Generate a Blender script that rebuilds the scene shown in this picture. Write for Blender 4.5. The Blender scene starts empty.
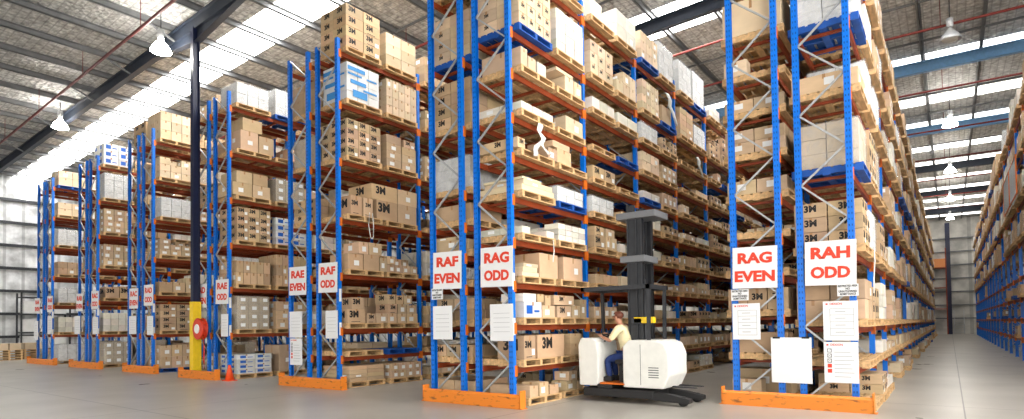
import bpy, bmesh, math, random
import numpy as np
from mathutils import Vector, Matrix
from mathutils.bvhtree import BVHTree

rng = random.Random(11)
S = bpy.context.scene
C = S.collection
PI = math.pi

# ------------------------------------------------------------------ camera
YAW, PITCH, ROLL, FPX, CYP, HC = .6418368, .0246393, -.0142139, 585.585, 311.622, 1.5
cy_, sy_ = math.cos(YAW), math.sin(YAW)
fwd0, right0, up0 = Vector((-sy_, cy_, 0)), Vector((cy_, sy_, 0)), Vector((0, 0, 1))
F = math.cos(PITCH) * fwd0 + math.sin(PITCH) * up0
U2 = math.cos(PITCH) * up0 - math.sin(PITCH) * fwd0
R = math.cos(ROLL) * right0 + math.sin(ROLL) * U2
U = math.cos(ROLL) * U2 - math.sin(ROLL) * right0
EYE = Vector((0, 0, HC))
cam = bpy.data.cameras.new('camera')
cam.sensor_width = 36; cam.lens = FPX / 1024 * 36
cam.shift_y = (CYP - 209.5) / 1024
cam.clip_start = .05; cam.clip_end = 300
camo = bpy.data.objects.new('camera', cam); C.objects.link(camo)
camo.matrix_world = Matrix(((R.x, U.x, -F.x, EYE.x), (R.y, U.y, -F.y, EYE.y), (R.z, U.z, -F.z, EYE.z), (0, 0, 0, 1)))
S.camera = camo
S.view_settings.view_transform = 'Standard'; S.view_settings.look = 'None'
S.view_settings.gamma = 1; S.view_settings.use_curve_mapping = False
S.view_settings.exposure = 0.45

# ------------------------------------------------------------------ materials
def srgb(*c):
    return tuple((x / 12.92 if x <= .04045 else ((x + .055) / 1.055) ** 2.4) for x in (v / 255 for v in c)) + (1,)

MATS = {}
def mat(name, col, rough=.6, metal=0, noise=0, nscale=8, bump=0, emit=None, estr=0, stretch=None, spec=None, col2=None, thresh=None, objcol=False, attr=False):
    m = bpy.data.materials.new(name); m.use_nodes = True
    nt = m.node_tree; N = nt.nodes; b = N['Principled BSDF']
    b.inputs['Roughness'].default_value = rough; b.inputs['Metallic'].default_value = metal
    if spec is not None: b.inputs['Specular IOR Level'].default_value = spec
    b.inputs['Base Color'].default_value = col
    if emit:
        b.inputs['Emission Color'].default_value = emit; b.inputs['Emission Strength'].default_value = estr
    src = None
    if objcol:
        oi = N.new('ShaderNodeObjectInfo'); src = oi.outputs['Color']
    if attr:
        at = N.new('ShaderNodeAttribute'); at.attribute_name = 'tint'; src = at.outputs['Color']
    if noise or col2:
        tc = N.new('ShaderNodeTexCoord'); mp = N.new('ShaderNodeMapping')
        nt.links.new(tc.outputs['Object'], mp.inputs['Vector'])
        if stretch: mp.inputs['Scale'].default_value = stretch
        nz = N.new('ShaderNodeTexNoise'); nz.inputs['Scale'].default_value = nscale; nz.inputs['Detail'].default_value = 5
        nt.links.new(mp.outputs['Vector'], nz.inputs['Vector'])
        mx = N.new('ShaderNodeMix'); mx.data_type = 'RGBA'
        if col2:
            rp = N.new('ShaderNodeValToRGB'); t = thresh or (.45, .62)
            rp.color_ramp.elements[0].position = t[0]; rp.color_ramp.elements[1].position = t[1]
            nt.links.new(nz.outputs['Fac'], rp.inputs['Fac'])
            nt.links.new(rp.outputs['Color'], mx.inputs['Factor'])
            mx.inputs['A'].default_value = col; mx.inputs['B'].default_value = col2
            if src: nt.links.new(src, mx.inputs['A'])
        else:
            mx.blend_type = 'MULTIPLY'; mx.inputs['Factor'].default_value = 1
            rp = N.new('ShaderNodeValToRGB')
            rp.color_ramp.elements[0].position = .3; rp.color_ramp.elements[1].position = .7
            lo, hi = 1 - noise, 1 + noise * .35
            rp.color_ramp.elements[0].color = (lo, lo, lo, 1); rp.color_ramp.elements[1].color = (hi, hi, hi, 1)
            nt.links.new(nz.outputs['Fac'], rp.inputs['Fac'])
            mx.inputs['A'].default_value = col
            if src: nt.links.new(src, mx.inputs['A'])
            nt.links.new(rp.outputs['Color'], mx.inputs['B'])
        nt.links.new(mx.outputs['Result'], b.inputs['Base Color'])
        if bump:
            bp = N.new('ShaderNodeBump'); bp.inputs['Strength'].default_value = bump; bp.inputs['Distance'].default_value = .02
            nt.links.new(nz.outputs['Fac'], bp.inputs['Height']); nt.links.new(bp.outputs['Normal'], b.inputs['Normal'])
    elif src: nt.links.new(src, b.inputs['Base Color'])
    MATS[name] = m
    return m

BLUE = mat('blue_paint', srgb(0, 114, 222), .36, noise=.12, nscale=5)
ORANGE = mat('orange_paint', srgb(224, 112, 26), .45, noise=.2, nscale=4)
RUST = mat('rust_orange_paint', srgb(150, 62, 24), .55, noise=.3, nscale=3)
GUARD = mat('worn_orange_paint', srgb(232, 132, 38), .5, col2=srgb(136, 80, 36), nscale=6, thresh=(.58, .72), stretch=(1, 1, 3))
GALV = mat('galvanised_steel', srgb(186, 188, 190), .45, .35, noise=.2, nscale=20)
MASTG = mat('mast_grey', srgb(120, 122, 126), .45, .3)
STEELD = mat('dark_steel', srgb(60, 62, 66), .45, .4, noise=.2)
CARTON = mat('cardboard', (1, 1, 1, 1), .75, noise=.10, nscale=3, objcol=True)
CARTON_A = mat('cardboard_many', (1, 1, 1, 1), .75, noise=.10, nscale=3, attr=True)
TAPE = mat('brown_tape', srgb(176, 132, 88), .3)
PAPER = mat('white_paper', srgb(240, 240, 238), .6)
INK = mat('black_ink', srgb(22, 20, 20), .6)
REDINK = mat('red_ink', srgb(222, 62, 36), .5)
GREYINK = mat('grey_ink', srgb(176, 178, 182), .6)
BLUEINK = mat('blue_ink', srgb(30, 96, 190), .5)
CYANINK = mat('cyan_ink', srgb(70, 150, 215), .5)
WOOD = mat('pallet_wood', srgb(224, 182, 130), .75, noise=.35, nscale=3, stretch=(6, 1, 6))
BWOOD = mat('blue_pallet_paint', srgb(24, 88, 178), .6, noise=.3, nscale=4)
BOARD = mat('white_board', srgb(232, 233, 235), .4)
YELLOW = mat('yellow_paint', srgb(246, 206, 30), .4, noise=.1)
NAVY = mat('navy_paint', srgb(17, 26, 60), .4, noise=.15)
RAFT = mat('steel_blue_paint', srgb(44, 52, 66), .5, noise=.15)
RAFT_SKYLIT = mat('skylit_rafter_blue', srgb(128, 180, 228), .5, noise=.15)  # dark rafter paint lightened, so the skylight falling on it is in the colour
PURL = mat('purlin_zinc', srgb(126, 128, 130), .5, .3, noise=.2, nscale=3)
PIPE = mat('red_pipe_paint', srgb(112, 30, 20), .5)
REDP = mat('red_plastic', srgb(214, 58, 28), .4)
CONE = mat('cone_orange', srgb(238, 78, 20), .5)
WHITEP = mat('forklift_white', srgb(232, 232, 226), .35, noise=.06)
BLACKP = mat('black_rubber', srgb(28, 28, 30), .6)
SKIN = mat('skin', srgb(196, 140, 112), .5)
HAIR = mat('hair', srgb(110, 58, 40), .6, noise=.3, nscale=40)
SHIRT = mat('cream_shirt', srgb(240, 226, 182), .8, noise=.12, nscale=12, bump=.2)
TROUS = mat('navy_trousers', srgb(28, 52, 110), .8, noise=.15, nscale=12)
CRATEM = mat('crate_orange', srgb(222, 142, 82), .6)
STRAP = mat('white_strap', srgb(236, 236, 232), .5)
SKYDIM = mat('dimmed_skylight_sheet', (1, 1, 1, 1), .5, emit=(1, .97, .92, 1), estr=3.0)  # same roof sheet with its glow turned down to darken the far aisles
SKYL = mat('skylight_sheet', (1, 1, 1, 1), .5, emit=(1, .985, .96, 1), estr=14.0)
GLOWH = mat('glowing_acrylic', (1, 1, 1, 1), .3, emit=(1, .95, .87, 1), estr=45)
BULB = mat('lamp_glass', (1, 1, 1, 1), .3, emit=(1, .95, .85, 1), estr=60)
DULLB = mat('unlit_lamp_glass', srgb(190, 190, 185), .3)

def floor_mat():
    m = mat('polished_concrete', srgb(176, 171, 162), .3, noise=.2, nscale=.5, spec=.5)
    nt = m.node_tree; N = nt.nodes; b = N['Principled BSDF']
    tc = N.new('ShaderNodeTexCoord')
    br = N.new('ShaderNodeTexBrick'); br.offset = 0
    br.inputs['Scale'].default_value = 1; br.inputs['Brick Width'].default_value = 6.2; br.inputs['Row Height'].default_value = 8.0
    br.inputs['Mortar Size'].default_value = .012; br.inputs['Mortar Smooth'].default_value = .2
    mp = N.new('ShaderNodeMapping'); mp.inputs['Location'].default_value = (-.15 + 6.2 * 10, 3.3 + 40, 0)
    nt.links.new(tc.outputs['Object'], mp.inputs['Vector']); nt.links.new(mp.outputs['Vector'], br.inputs['Vector'])
    mx = N.new('ShaderNodeMix'); mx.data_type = 'RGBA'
    old = b.inputs['Base Color'].links[0].from_socket
    nt.links.new(br.outputs['Fac'], mx.inputs['Factor']); nt.links.new(old, mx.inputs['A'])
    mx.inputs['B'].default_value = srgb(84, 80, 76)
    nt.links.new(mx.outputs['Result'], b.inputs['Base Color'])
    n2 = N.new('ShaderNodeTexNoise'); n2.inputs['Scale'].default_value = .8; n2.inputs['Detail'].default_value = 3
    nt.links.new(tc.outputs['Object'], n2.inputs['Vector'])
    mr = N.new('ShaderNodeMapRange'); mr.inputs['To Min'].default_value = .24; mr.inputs['To Max'].default_value = .36
    nt.links.new(n2.outputs['Fac'], mr.inputs['Value']); nt.links.new(mr.outputs['Result'], b.inputs['Roughness'])
    return m
FLOOR = floor_mat()

def foil_mat(name, sx, sy, base):
    m = mat(name, base, .4, .0)
    nt = m.node_tree; N = nt.nodes; b = N['Principled BSDF']
    tc = N.new('ShaderNodeTexCoord')
    mp = N.new('ShaderNodeMapping'); mp.inputs['Scale'].default_value = (sx, sy, sx)
    nt.links.new(tc.outputs['Object'], mp.inputs['Vector'])
    nz = N.new('ShaderNodeTexNoise'); nz.inputs['Scale'].default_value = 1.2; nz.inputs['Detail'].default_value = 6
    nt.links.new(mp.outputs['Vector'], nz.inputs['Vector'])
    br = N.new('ShaderNodeTexBrick'); br.offset = 0
    br.inputs['Scale'].default_value = 1; br.inputs['Brick Width'].default_value = 1.0; br.inputs['Row Height'].default_value = 1.0
    br.inputs['Mortar Size'].default_value = .09
    nt.links.new(mp.outputs['Vector'], br.inputs['Vector'])
    vo = N.new('ShaderNodeTexVoronoi'); vo.inputs['Scale'].default_value = 1.6
    nt.links.new(mp.outputs['Vector'], vo.inputs['Vector'])
    mx = N.new('ShaderNodeMix'); mx.data_type = 'RGBA'
    rp = N.new('ShaderNodeValToRGB')
    rp.color_ramp.elements[0].position = .35; rp.color_ramp.elements[1].position = .7
    rp.color_ramp.elements[0].color = tuple(x * .45 for x in base[:3]) + (1,); rp.color_ramp.elements[1].color = base
    nt.links.new(nz.outputs['Fac'], rp.inputs['Fac'])
    nt.links.new(rp.outputs['Color'], mx.inputs['A']); mx.inputs['B'].default_value = tuple(x * .22 for x in base[:3]) + (1,)
    ml = N.new('ShaderNodeMath'); ml.operation = 'MULTIPLY'; ml.inputs[1].default_value = .45
    nt.links.new(br.outputs['Fac'], ml.inputs[0]); nt.links.new(ml.outputs['Value'], mx.inputs['Factor'])
    nt.links.new(mx.outputs['Result'], b.inputs['Base Color'])
    bp = N.new('ShaderNodeBump'); bp.inputs['Strength'].default_value = .9; bp.inputs['Distance'].default_value = .08
    nt.links.new(vo.outputs['Distance'], bp.inputs['Height']); nt.links.new(bp.outputs['Normal'], b.inputs['Normal'])
    return m
FOIL = foil_mat('roof_foil', 4.2, 4.2, srgb(238, 238, 235))
EFOIL = foil_mat('end_wall_foil', .55, .55, srgb(238, 234, 224))
WFOIL = foil_mat('wall_foil', 1.1, 1.1, srgb(244, 246, 246))

def film_mat():
    m = bpy.data.materials.new('stretch_film'); m.use_nodes = True
    nt = m.node_tree; N = nt.nodes; b = N['Principled BSDF']
    b.inputs['Base Color'].default_value = (.86, .88, .9, 1); b.inputs['Roughness'].default_value = .3
    tc = N.new('ShaderNodeTexCoord'); nz = N.new('ShaderNodeTexNoise'); nz.inputs['Scale'].default_value = 5; nz.inputs['Detail'].default_value = 6
    nz.inputs['Distortion'].default_value = 1.5
    nt.links.new(tc.outputs['Object'], nz.inputs['Vector'])
    mr = N.new('ShaderNodeMapRange'); mr.inputs['From Min'].default_value = .35; mr.inputs['From Max'].default_value = .7
    mr.inputs['To Min'].default_value = .10; mr.inputs['To Max'].default_value = .24
    nt.links.new(nz.outputs['Fac'], mr.inputs['Value']); nt.links.new(mr.outputs['Result'], b.inputs['Alpha'])
    bp = N.new('ShaderNodeBump'); bp.inputs['Strength'].default_value = .15; bp.inputs['Distance'].default_value = .02
    nt.links.new(nz.outputs['Fac'], bp.inputs['Height']); nt.links.new(bp.outputs['Normal'], b.inputs['Normal'])
    return m
FILM = film_mat()

# ------------------------------------------------------------------ mesh helpers
def bx(bm, x0, x1, y0, y1, z0, z1, mi=0):
    v = [bm.verts.new((x, y, z)) for z in (z0, z1) for y in (y0, y1) for x in (x0, x1)]
    for q in ((0, 2, 3, 1), (4, 5, 7, 6), (0, 1, 5, 4), (2, 6, 7, 3), (0, 4, 6, 2), (1, 3, 7, 5)):
        f = bm.faces.new([v[i] for i in q]); f.material_index = mi
    return v

def bar(bm, a, b, w, h, up=Vector((0, 0, 1)), mi=0):
    a, b = Vector(a), Vector(b); d = (b - a).normalized()
    s = d.cross(up)
    s = s.normalized() if s.length > 1e-4 else Vector((1, 0, 0))
    u = s.cross(d).normalized()
    v = [bm.verts.new(p + s * i * w / 2 + u * j * h / 2) for p in (a, b) for i, j in ((-1, -1), (1, -1), (1, 1), (-1, 1))]
    for q in ((3, 2, 1, 0), (4, 5, 6, 7), (0, 1, 5, 4), (1, 2, 6, 5), (2, 3, 7, 6), (3, 0, 4, 7)):
        bm.faces.new([v[i] for i in q]).material_index = mi

def tube(bm, pts, r, n=8, closed=False):
    pts = [Vector(p) for p in pts]; rings = []
    m = len(pts)
    for i, p in enumerate(pts):
        a = pts[i - 1] if (i or closed) else p
        b = pts[(i + 1) % m] if (i < m - 1 or closed) else p
        d = (b - a).normalized()
        s = d.cross(Vector((0, 0, 1)))
        s = s.normalized() if s.length > 1e-3 else d.cross(Vector((0, 1, 0))).normalized()
        u = s.cross(d)
        rr = r[i] if isinstance(r, (list, tuple)) else r
        rings.append([bm.verts.new(p + (s * math.cos(t) + u * math.sin(t)) * rr) for t in (2 * PI * k / n for k in range(n))])
    for i in range(m if closed else m - 1):
        A, B = rings[i], rings[(i + 1) % m]
        for k in range(n):
            f = bm.faces.new((A[k], A[(k + 1) % n], B[(k + 1) % n], B[k])); f.smooth = True
    if not closed:
        bm.faces.new(rings[0][::-1]); bm.faces.new(rings[-1])

def lathe(bm, prof, n=24, axis='z', origin=(0, 0, 0)):
    o = Vector(origin); rings = []
    for r, h in prof:
        ring = []
        for k in range(n):
            c, s = math.cos(2 * PI * k / n) * r, math.sin(2 * PI * k / n) * r
            p = (c, s, h) if axis == 'z' else ((h, c, s) if axis == 'x' else (s, h, c))
            ring.append(bm.verts.new(o + Vector(p)))
        rings.append(ring)
    for A, B in zip(rings, rings[1:]):
        for k in range(n):
            f = bm.faces.new((A[k], A[(k + 1) % n], B[(k + 1) % n], B[k])); f.smooth = True
    if prof[0][0] > 1e-4: bm.faces.new(rings[0][::-1])
    if prof[-1][0] > 1e-4: bm.faces.new(rings[-1])

def prism(bm, poly, x0, x1, axis='y'):
    """extrude a 2-D outline (u,v) along an axis: y -> (u, axis, v), x -> (axis, u, v)"""
    def P(u, v, t): return (u, t, v) if axis == 'y' else (t, u, v)
    a = [bm.verts.new(P(u, v, x0)) for u, v in poly]; b = [bm.verts.new(P(u, v, x1)) for u, v in poly]
    n = len(poly)
    bm.faces.new(a); bm.faces.new(b[::-1])
    for i in range(n): bm.faces.new((a[i], b[i], b[(i + 1) % n], a[(i + 1) % n]))

def mesh(name, bm, mats, bevel=0, smooth=False):
    bmesh.ops.recalc_face_normals(bm, faces=bm.faces)
    if bevel:
        bmesh.ops.bevel(bm, geom=list(bm.edges), offset=bevel, segments=2, affect='EDGES', profile=.6)
    me = bpy.data.meshes.new(name); bm.to_mesh(me); bm.free()
    for m in (mats if isinstance(mats, (list, tuple)) else [mats]): me.materials.append(m)
    if smooth:
        for p in me.polygons: p.use_smooth = True
    return me

def obj(name, data, parent=None, loc=(0, 0, 0), rot=None, scale=None):
    o = bpy.data.objects.new(name, data); C.objects.link(o)
    o.location = loc
    if rot: o.rotation_euler = rot
    if scale: o.scale = scale
    if parent: o.parent = parent
    return o

def mk(name, fn, mats, parent=None, loc=(0, 0, 0), bevel=0, rot=None, smooth=False):
    bm = bmesh.new(); fn(bm)
    return obj(name, mesh(name, bm, mats, bevel, smooth), parent, loc, rot)

def tag(o, label, cat, group=None, kind=None):
    o['label'] = label; o['category'] = cat
    if group: o['group'] = group
    if kind: o['kind'] = kind
    return o

def thing(name, label, cat, loc=(0, 0, 0), rotz=0, group=None):
    o = obj(name, None, None, loc, (0, 0, rotz)); return tag(o, label, cat, group)

def struct(name, fn, mats, label=None):
    o = mk(name, fn, mats); o['kind'] = 'structure'
    if label: o['label'] = label
    return o

TEXTS = {}
def textmesh(txt, size, bold=.02, ext=.002, mats=None, face='y', key=None):
    """lettering as a mesh, centred; face 'y' reads towards -Y, face 'x' reads towards +X"""
    k = (txt, round(size, 3), face, mats.name)
    if k in TEXTS: return TEXTS[k]
    cu = bpy.data.curves.new('lettering', 'FONT'); cu.body = txt; cu.size = size; cu.align_x = 'CENTER'; cu.align_y = 'CENTER'
    cu.offset = bold * size; cu.extrude = ext; cu.resolution_u = 3; cu.space_line = .95
    o = bpy.data.objects.new('lettering', cu); C.objects.link(o)
    dg = bpy.context.evaluated_depsgraph_get()
    me = bpy.data.meshes.new_from_object(o.evaluated_get(dg))
    bpy.data.objects.remove(o); bpy.data.curves.remove(cu)
    if face == 'y': me.transform(Matrix.Rotation(PI / 2, 4, 'X'))
    else: me.transform(Matrix.Rotation(PI / 2, 4, 'Z') @ Matrix.Rotation(PI / 2, 4, 'X'))
    me.materials.clear(); me.materials.append(mats)
    TEXTS[k] = me
    return me

# ------------------------------------------------------------------ building shell
XW, XE, YF, YB = -46.0, 3.9, -7.0, 77.0
def roofz(x):
    return 11.15 + .030 * (x + 46) if x < -6 else 12.35 - .012 * (x + 6)
XR = -6.0
struct('floor', lambda b: bx(b, XW - .3, 6.2, YF - 8, YB + .3, -.3, 0), FLOOR)
struct('wall_left', lambda b: bx(b, XW - .3, XW, YF, YB + .3, 0, roofz(XW) + .3), WFOIL)
struct('wall_back', lambda b: bx(b, XW, 6.0, YB, YB + .3, 0, 12.6), EFOIL)
struct('wall_right', lambda b: bx(b, 6.0, 6.3, 12.0, YB + .3, 0, 12.6), WFOIL)
struct('wall_front', lambda b: bx(b, XW, 6.3, YF - .3, YF, 5.2, 12.6), WFOIL)  # unseen header wall, added to keep outside light off the high loads

skyl_rows = []
for k in range(7):
    yr = 9.2 + 9.97 * k
    if k == 0: skyl_rows.append((10.4, 11.85))
    else: skyl_rows.append((yr - .25, yr + 1.7))
    if k > 1: skyl_rows.append((yr + 5.3, yr + 6.6))
skyl_rows.sort()

def roof_strip(bm, ya, yb):
    pts = [(XW - .3, roofz(XW - .3)), (XR, roofz(XR)), (6.3, roofz(6.3))]
    for (xa, za), (xb, zb) in zip(pts, pts[1:]):
        lo = [bm.verts.new(p) for p in ((xa, ya, za), (xb, ya, zb), (xb, yb, zb), (xa, yb, za))]
        hi = [bm.verts.new(p) for p in ((xa, ya, za + .08), (xb, ya, zb + .08), (xb, yb, zb + .08), (xa, yb, za + .08))]
        bm.faces.new(lo[::-1]); bm.faces.new(hi)
        for i in range(4): bm.faces.new((lo[i], lo[(i + 1) % 4], hi[(i + 1) % 4], hi[i]))
def roof(bm):
    prev = YF
    for a, b in skyl_rows:
        roof_strip(bm, prev, a); prev = b
    roof_strip(bm, prev, YB + .3)
struct('ceiling', roof, FOIL)
for n, (a, b) in enumerate(skyl_rows):
    o = struct('window_%d' % (n + 1), lambda bm: roof_strip(bm, a, b), SKYL if n < 2 else SKYDIM, 'translucent roof light strip across the foil ceiling')

# purlins (run along the aisles) and rafters, pipes
xs = []; x = -45.0
while x < 6: xs.append(x); x += 1.85
for n, x in enumerate(xs):
    z = roofz(x)
    def f(b):
        prism(b, [(x - .012, z - .2), (x + .012, z - .2), (x + .012, z - .03), (x + .07, z - .03), (x + .07, z - .005), (x - .012, z - .005)], YF, YB)
        bx(b, x - .07, x + .012, YF, YB, z - .2, z - .18)
    struct('trim_%d' % (n + 1), f, PURL)
def rafter(n, y, m, haunch=None):
    def f(b):
        segs = [(XW, roofz(XW) - .2), (XR, roofz(XR) - .2), (6.0, roofz(6.0) - .2)]
        for (xa, za), (xb, zb) in zip(segs, segs[1:]):
            d = .46
            for (w, t0, t1) in ((.2, 0, .025), (.2, d - .025, d), (.02, 0, d)):
                v = [b.verts.new(p) for p in ((xa, y - w / 2, za - t1), (xb, y - w / 2, zb - t1), (xb, y + w / 2, zb - t1), (xa, y + w / 2, za - t1),
                                              (xa, y - w / 2, za - t0), (xb, y - w / 2, zb - t0), (xb, y + w / 2, zb - t0), (xa, y + w / 2, za - t0))]
                for q in ((3, 2, 1, 0), (4, 5, 6, 7), (0, 1, 5, 4), (1, 2, 6, 5), (2, 3, 7, 6), (3, 0, 4, 7)): b.faces.new([v[i] for i in q])
        if haunch:
            xc = haunch; zc = roofz(xc) - .66
            for sgn in (-1, 1):
                xo = xc + sgn * 3.2; zo = roofz(xo) - .66
                prism(b, [(xc, zc), (xo, zo), (xc, zc - .42)], y - .01, y + .01)
                prism(b, [(xc, zc - .40), (xo, zo), (xc, zc - .43)], y - .1, y + .1)
    o = struct('ceiling_beam_%d' % n, f, m)
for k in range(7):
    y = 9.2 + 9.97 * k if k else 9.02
    rafter(k + 1, y, RAFT_SKYLIT if k in (2, 3) else RAFT, -19.35 if k == 0 else None)
# fly braces of the first rafter
nb = len(xs)
for x in (-16.5, -20.9, -24.6, -28.3, -33, -38):
    nb += 1
    for yy in (8.1,):
        def f(b):
            bar(b, (x, 9.15, roofz(x) - .62), (x - .1, yy, roofz(x) - .12), .06, .06)
        struct('trim_%d' % nb, f, PURL)
# bridging rods
for y in [1.2, 4.7, 14.0, 17.2, 23.8, 27.2, 33.8, 37.0, 43.8]:
    nb += 1
    def f(b):
        bar(b, (XW, y, roofz(XW) - .12), (XR, y, roofz(XR) - .12), .05, .07); bar(b, (XR, y, roofz(XR) - .12), (6, y, roofz(6) - .12), .05, .07)
    struct('trim_%d' % nb, f, PURL)
GRP = 'sprinkler pipes under the roof'
pipes_y = [1.0, 7.6, 14.1, 20.7, 24.2, 30.8, 37.4, 44.0, 50.6, 57.2, 63.8]
for n, y in enumerate(pipes_y):
    o = mk('sprinkler_pipe', lambda b: (tube(b, [(XW, y, roofz(XW) - .95), (XR, y, roofz(XR) - .95), (6.0, y, roofz(6) - .95)], .045, 8),
        [tube(b, [(x, y, roofz(x) - .95), (x, y, roofz(x) - .02)], .012, 5) for x in range(-45, 6, 5)]), PIPE)
    ordn = ['nearest the camera', 'second from the camera', 'third from the camera', 'fourth from the camera', 'fifth from the camera', 'sixth from the camera', 'seventh from the camera',
            'eighth from the camera', 'ninth from the camera', 'tenth from the camera', 'eleventh from the camera', 'twelfth from the camera', 'thirteenth from the camera', 'fourteenth from the camera'][n]
    if n == 1: lab = 'dark red sprinkler pipe under the foil roof before the rafter on the navy column'
    else: lab = 'dark red sprinkler pipe crossing under the foil roof, ' + ordn
    tag(o, lab, 'pipe', GRP)
# girts on the left wall and the far wall
for n, z in enumerate((1.2, 2.6, 4.0, 5.4, 6.8, 8.2, 9.6)):
    nb += 1; struct('trim_%d' % nb, lambda b: bx(b, XW, XW + .16, YF, YB, z, z + .16), STEELD)
    nb += 1; struct('trim_%d' % nb, lambda b: bx(b, -9, 6, YB - .16, YB, z + .4, z + .52), PURL)

# lamps
def lamp(loc, label, lit=True):
    t = thing('high_bay_lamp', label, 'lamp', loc, 0, 'high bay lamps under the roof')
    mk('hood', lambda b: lathe(b, [(.05, .3), (.09, .22), (.14, .16), (.22, .06), (.29, -.06), (.31, -.14), (.3, -.14), (.28, -.06), (.21, .04), (.05, .16)], 24), GLOWH if lit else GALV, t)
    mk('bulb', lambda b: lathe(b, [(.001, -.17), (.1, -.17), (.2, -.14), (.24, -.08), (.15, .02), (.05, .1)], 20), BULB if lit else DULLB, t)
    mk('ballast_box', lambda b: lathe(b, [(.08, .3), (.1, .32), (.1, .58), (.08, .6)], 16), GALV, t)
    h = roofz(loc[0]) - loc[2]
    mk('hanger', lambda b: tube(b, [(0, 0, .6), (0, 0, h - .01)], .015, 6), STEELD, t)
lamp((-20.4, 8.35, 10.75), 'glowing high bay lamp left of the navy column head')
lamp((-31.0, 8.6, 10.6), 'glowing high bay lamp above the leftmost racks')
lamp((.25, 23.9, 10.8), 'unlit grey dome lamp over the right aisle', False)
for y, w in ((34.5, 'first'), (45.3, 'second'), (56, 'third'), (66.5, 'last')):
    lamp((.25, y, 10.8), 'glowing high bay lamp over the right aisle, %s of the lit row' % w)

# column with hose reel
t = mk('column', lambda b: (bx(b, -.09, .09, -.11, -.095, 2.42, roofz(-19.35) - .64), bx(b, -.09, .09, .095, .11, 2.42, roofz(-19.35) - .64), bx(b, -.006, .006, -.1, .1, 2.42, roofz(-19.35) - .64)), NAVY, loc=(-19.35, 8.95, 0))
tag(t, 'navy steel roof column with yellow foot between two rack rows', 'column', kind='structure')
o = mk('column_base', lambda b: bx(b, -.12, .12, -.13, .13, 0, 2.42), YELLOW, t, bevel=.008); o['label'] = 'yellow painted column foot'
t = thing('hose_reel', 'red fire hose reel on the yellow foot of the column', 'hose reel', (-18.84, 8.86, 1.55))
mk('drum', lambda b: lathe(b, [(.30, -.1), (.34, -.08), (.34, -.06), (.24, -.05), (.24, .05), (.34, .06), (.34, .08), (.30, .1)], 28, 'y'), REDP, t)
mk('hub', lambda b: lathe(b, [(.13, -.13), (.15, -.11), (.15, -.1)], 20, 'y'), PAPER, t)
mk('hose', lambda b: [tube(b, [(.27 * math.cos(a) , yy, .27 * math.sin(a)) for a in (2 * PI * k / 24 for k in range(24))], .022, 6, True) for yy in (-.03, .0, .03)], REDP, t)
mk('bracket', lambda b: (bar(b, (0, .1, 0), (-.36, .1, 0), .05, .05), bar(b, (-.34, .1, -.3), (-.34, .1, .3), .05, .03)), REDP, t)
mk('hose_tail', lambda b: tube(b, [(.22, 0, -.2), (.25, 0, -.6), (.18, .02, -1.0), (.2, .03, -1.25)], .02, 7), REDP, t)
t = thing('traffic_cone', 'small orange cone at the foot of the rack signed RAE ODD', 'cone', (-17.13, 8.9, 0))
mk('base', lambda b: bx(b, -.16, .16, -.16, .16, 0, .03), CONE, t, bevel=.008)
mk('body', lambda b: lathe(b, [(.13, .03), (.035, .46), (.02, .47)], 20), CONE, t)

# ------------------------------------------------------------------ racks
BAY = 2.78
def rnd_spec(z, top, r, far=False):
    """a random load for a slot with clear height `top`"""
    q = r.random()
    h = max(.18, top - .14)
    if q < .12: return ('e',)
    if top < .95 and q < .85:
        return ('g', r.choice((2, 3, 4)), r.choice((1, 1, 1, 2)), min(h - .05, r.uniform(.16, .27)), r.choice(('brown', 'tan', 'tan', '3m', 'lab', 'white')), r.choice((0, .2, .4)))
    if top < .55:
        return ('g', r.choice((3, 4)), 1, min(h - .05, r.uniform(.16, .3)), r.choice(('brown', 'brown', 'lab', 'white')), r.choice((0, .2, .4)))
    if q < .27: return ('w', min(h - .05, r.uniform(.5, 1.05)), r.choice(('white', 'tan', 'white')))
    ch = r.choice((.2, .25, .3, .36))
    nz = max(1, min(int((h - .06) / ch), r.choice((1, 2, 2, 3, 3, 4))))
    return ('g', r.choice((2, 3, 3, 4)), nz, ch, r.choice(('brown', 'brown', 'brown', 'lab', 'lab', '3m', 'white', 'white')), r.choice((0, 0, .25, .45)))

g = lambda ny, nz, ch, st, miss=0, full=1: ('g', ny, nz, ch, st, miss)
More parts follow.
